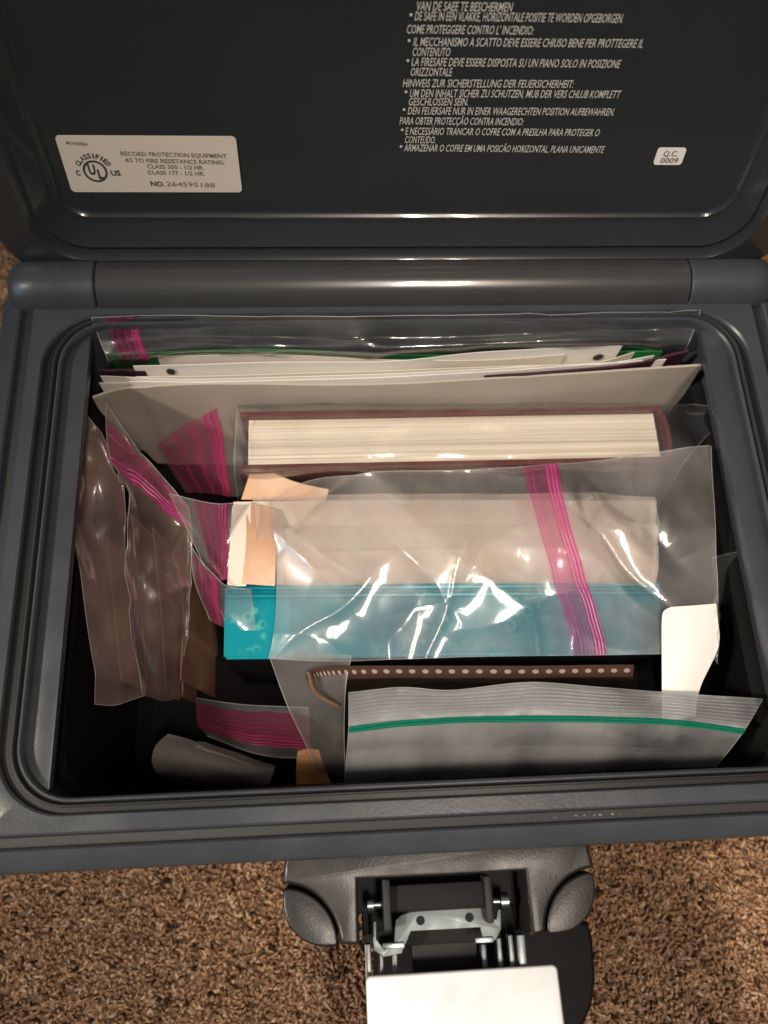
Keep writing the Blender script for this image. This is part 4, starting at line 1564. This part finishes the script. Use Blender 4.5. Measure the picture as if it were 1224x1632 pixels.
# ---- film strip -------------------------------------------------------------------
pN = Patch([[(488, 1078, -.0425), (500, 1066, -.041), (560, 1062, -.040), (700, 1062, -.039), (860, 1062, -.038), (1010, 1060, -.037)],
            [(494, 1096, -.050), (510, 1084, -.048), (566, 1078, -.046), (702, 1077, -.045), (860, 1077, -.044), (1009, 1075, -.043)],
            [(512, 1120, -.062), (530, 1108, -.060), (576, 1096, -.058), (704, 1094, -.056), (860, 1094, -.055), (1008, 1090, -.054)]], amp=.0003, scale=30, seed=3)
neg = sheet('film_strip', pN, .0003, M_NEG, nu=80, nv=16, label='brown film negative strip with sprocket holes, left end curling down', cat='film negative')
pcu = Patch([[(488, 1072, -.040), (500, 1106, -.044), (536, 1128, -.048)], [(496, 1070, -.041), (508, 1102, -.045), (541, 1122, -.049)], [(500, 1076, -.050), (512, 1104, -.054), (541, 1130, -.058)]], amp=.0, scale=30)
V, F, UV = pcu.grid(nu=30, nv=10)
M_CURL = mat('film_base_shine', (.16, .09, .055), .22, metal=.3)
new_obj('curled_end', V, F, M_CURL, neg, uvs=UV)

# ---- white tag --------------------------------------------------------------------
ptag = Patch([[(1070, 967, -.0255), (1104, 965, -.025), (1141, 962, -.026)],
              [(1058, 974, -.0256), (1100, 971, -.0252), (1142, 967, -.0262)],
              [(1055, 990, -.0258), (1100, 985, -.0254), (1143, 980, -.0266)],
              [(1055, 1040, -.0275), (1100, 1038, -.027), (1145, 1030, -.029)],
              [(1055, 1100, -.0300), (1085, 1100, -.030), (1116, 1095, -.032)],
              [(1055, 1148, -.034), (1082, 1146, -.034), (1108, 1142, -.036)]], amp=.0004, scale=40, seed=2)
o = sheet('paper_tag', ptag, .0003, M_TAG, nu=24, nv=36, label='blank white paper label strip at the right, tucked under the green closure bag', cat='label')
mb = MB()
pc = Patch([[(1136, 955, -.0235), (1142, 948, -.023), (1146, 950, -.023)], [(1138, 1000, -.024), (1143, 1000, -.0235), (1146, 1000, -.024)], [(1138, 1052, -.026), (1142, 1056, -.026), (1144, 1060, -.026)]], amp=.0012, scale=220, seed=4)
V, F, UV = pc.grid(nu=10, nv=50)
new_obj('clear_tape', V, F, M_FILMW, o, uvs=UV)

# ---- front bag with green closure ---------------------------------------------------
pG = Patch([[(556, 1104, -.030), (640, 1096, -.028), (720, 1100, -.027), (840, 1088, -.025), (960, 1096, -.025), (1090, 1106, -.024), (1216, 1114, -.022)],
            [(556, 1160, -.030), (640, 1150, -.028), (740, 1145, -.026), (850, 1143, -.025), (970, 1144, -.024), (1080, 1150, -.023), (1186, 1164, -.022)],
            [(553, 1200, -.038), (640, 1192, -.036), (740, 1190, -.034), (850, 1188, -.033), (970, 1188, -.032), (1070, 1192, -.031), (1162, 1196, -.030)],
            [(550, 1246, -.050), (640, 1242, -.049), (740, 1240, -.048), (850, 1238, -.047), (970, 1236, -.046), (1050, 1236, -.045), (1128, 1234, -.044)],
            [(560, 1250, -.085), (640, 1250, -.085), (740, 1250, -.085), (850, 1248, -.085), (960, 1246, -.085), (1040, 1244, -.085), (1110, 1242, -.085)]],
           amp=.0008, scale=24, fold=.0004, seed=101, crease=14, camp=.0009)
bG = bag('zip_bag', pG, 'frosted freezer bag at the front with a ribbed lip and dark green closure', M_FROST, gap=.003, nu=80, nv=50, edges='tlr')
strip(bG, pG, [(.0, .02), (1.0, .02), (1.0, .235), (.0, .235)], M_RIBS, nu=70, nv=24, lift=.0006, name='ribbed_lip')
strip(bG, pG, [(.0, .235), (1.0, .235), (1.0, .285), (.0, .285)], M_GZIP, nu=70, nv=8, lift=.0010)
sheet('photo_print', Patch([[(560, 1200, -.053), (760, 1192, -.050), (960, 1192, -.048), (1060, 1196, -.050)],
                            [(562, 1225, -.064), (760, 1222, -.062), (960, 1220, -.060), (1060, 1220, -.062)],
                            [(566, 1245, -.088), (760, 1245, -.088), (950, 1243, -.088), (1040, 1241, -.088)]], amp=.001, scale=30, seed=5),
      .001, mat('grey_print', (.10, .10, .11), .4, var=.35, vscale=25), nu=30, nv=12, label='dark grey print inside the frosted freezer bag', cat='photo')

# ---- deep front left ---------------------------------------------------------------
pE = Patch([[(312, 1112, -.075), (380, 1122, -.074), (440, 1126, -.073), (492, 1128, -.072)],
            [(316, 1150, -.080), (380, 1168, -.079), (440, 1176, -.078), (494, 1178, -.077)],
            [(330, 1172, -.086), (390, 1196, -.085), (445, 1206, -.084), (498, 1208, -.083)]], amp=.0010, scale=36, seed=111)
bE = bag('zip_bag', pE, 'bag lying deep at the front left, magenta closure with shade in its colour', M_FILMH, gap=.002, nu=40, nv=30, edges='tb')
strip(bE, pE, [(.0, .1), (1.0, .1), (1.0, .72), (.0, .72)], M_PINK_SHADE, nu=44, nv=12)
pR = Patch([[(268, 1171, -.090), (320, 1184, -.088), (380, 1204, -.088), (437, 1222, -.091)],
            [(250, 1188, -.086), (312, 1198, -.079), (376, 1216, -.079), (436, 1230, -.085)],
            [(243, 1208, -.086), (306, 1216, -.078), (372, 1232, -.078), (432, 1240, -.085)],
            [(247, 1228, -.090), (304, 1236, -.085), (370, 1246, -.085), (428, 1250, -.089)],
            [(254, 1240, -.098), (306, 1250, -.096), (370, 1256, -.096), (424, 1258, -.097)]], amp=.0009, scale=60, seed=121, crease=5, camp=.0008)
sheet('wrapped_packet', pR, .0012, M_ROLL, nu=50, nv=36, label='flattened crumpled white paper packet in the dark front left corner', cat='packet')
pO = Patch([[(474, 1198, -.085), (492, 1194, -.084), (508, 1196, -.084)], [(472, 1222, -.088), (494, 1218, -.087), (516, 1222, -.087)], [(472, 1250, -.092), (498, 1250, -.091), (528, 1250, -.091)]], amp=.0006, scale=60)
sheet('packet', pO, .002, M_ORANGE, nu=16, nv=16, label='small orange paper packet deep beside the white roll', cat='packet')
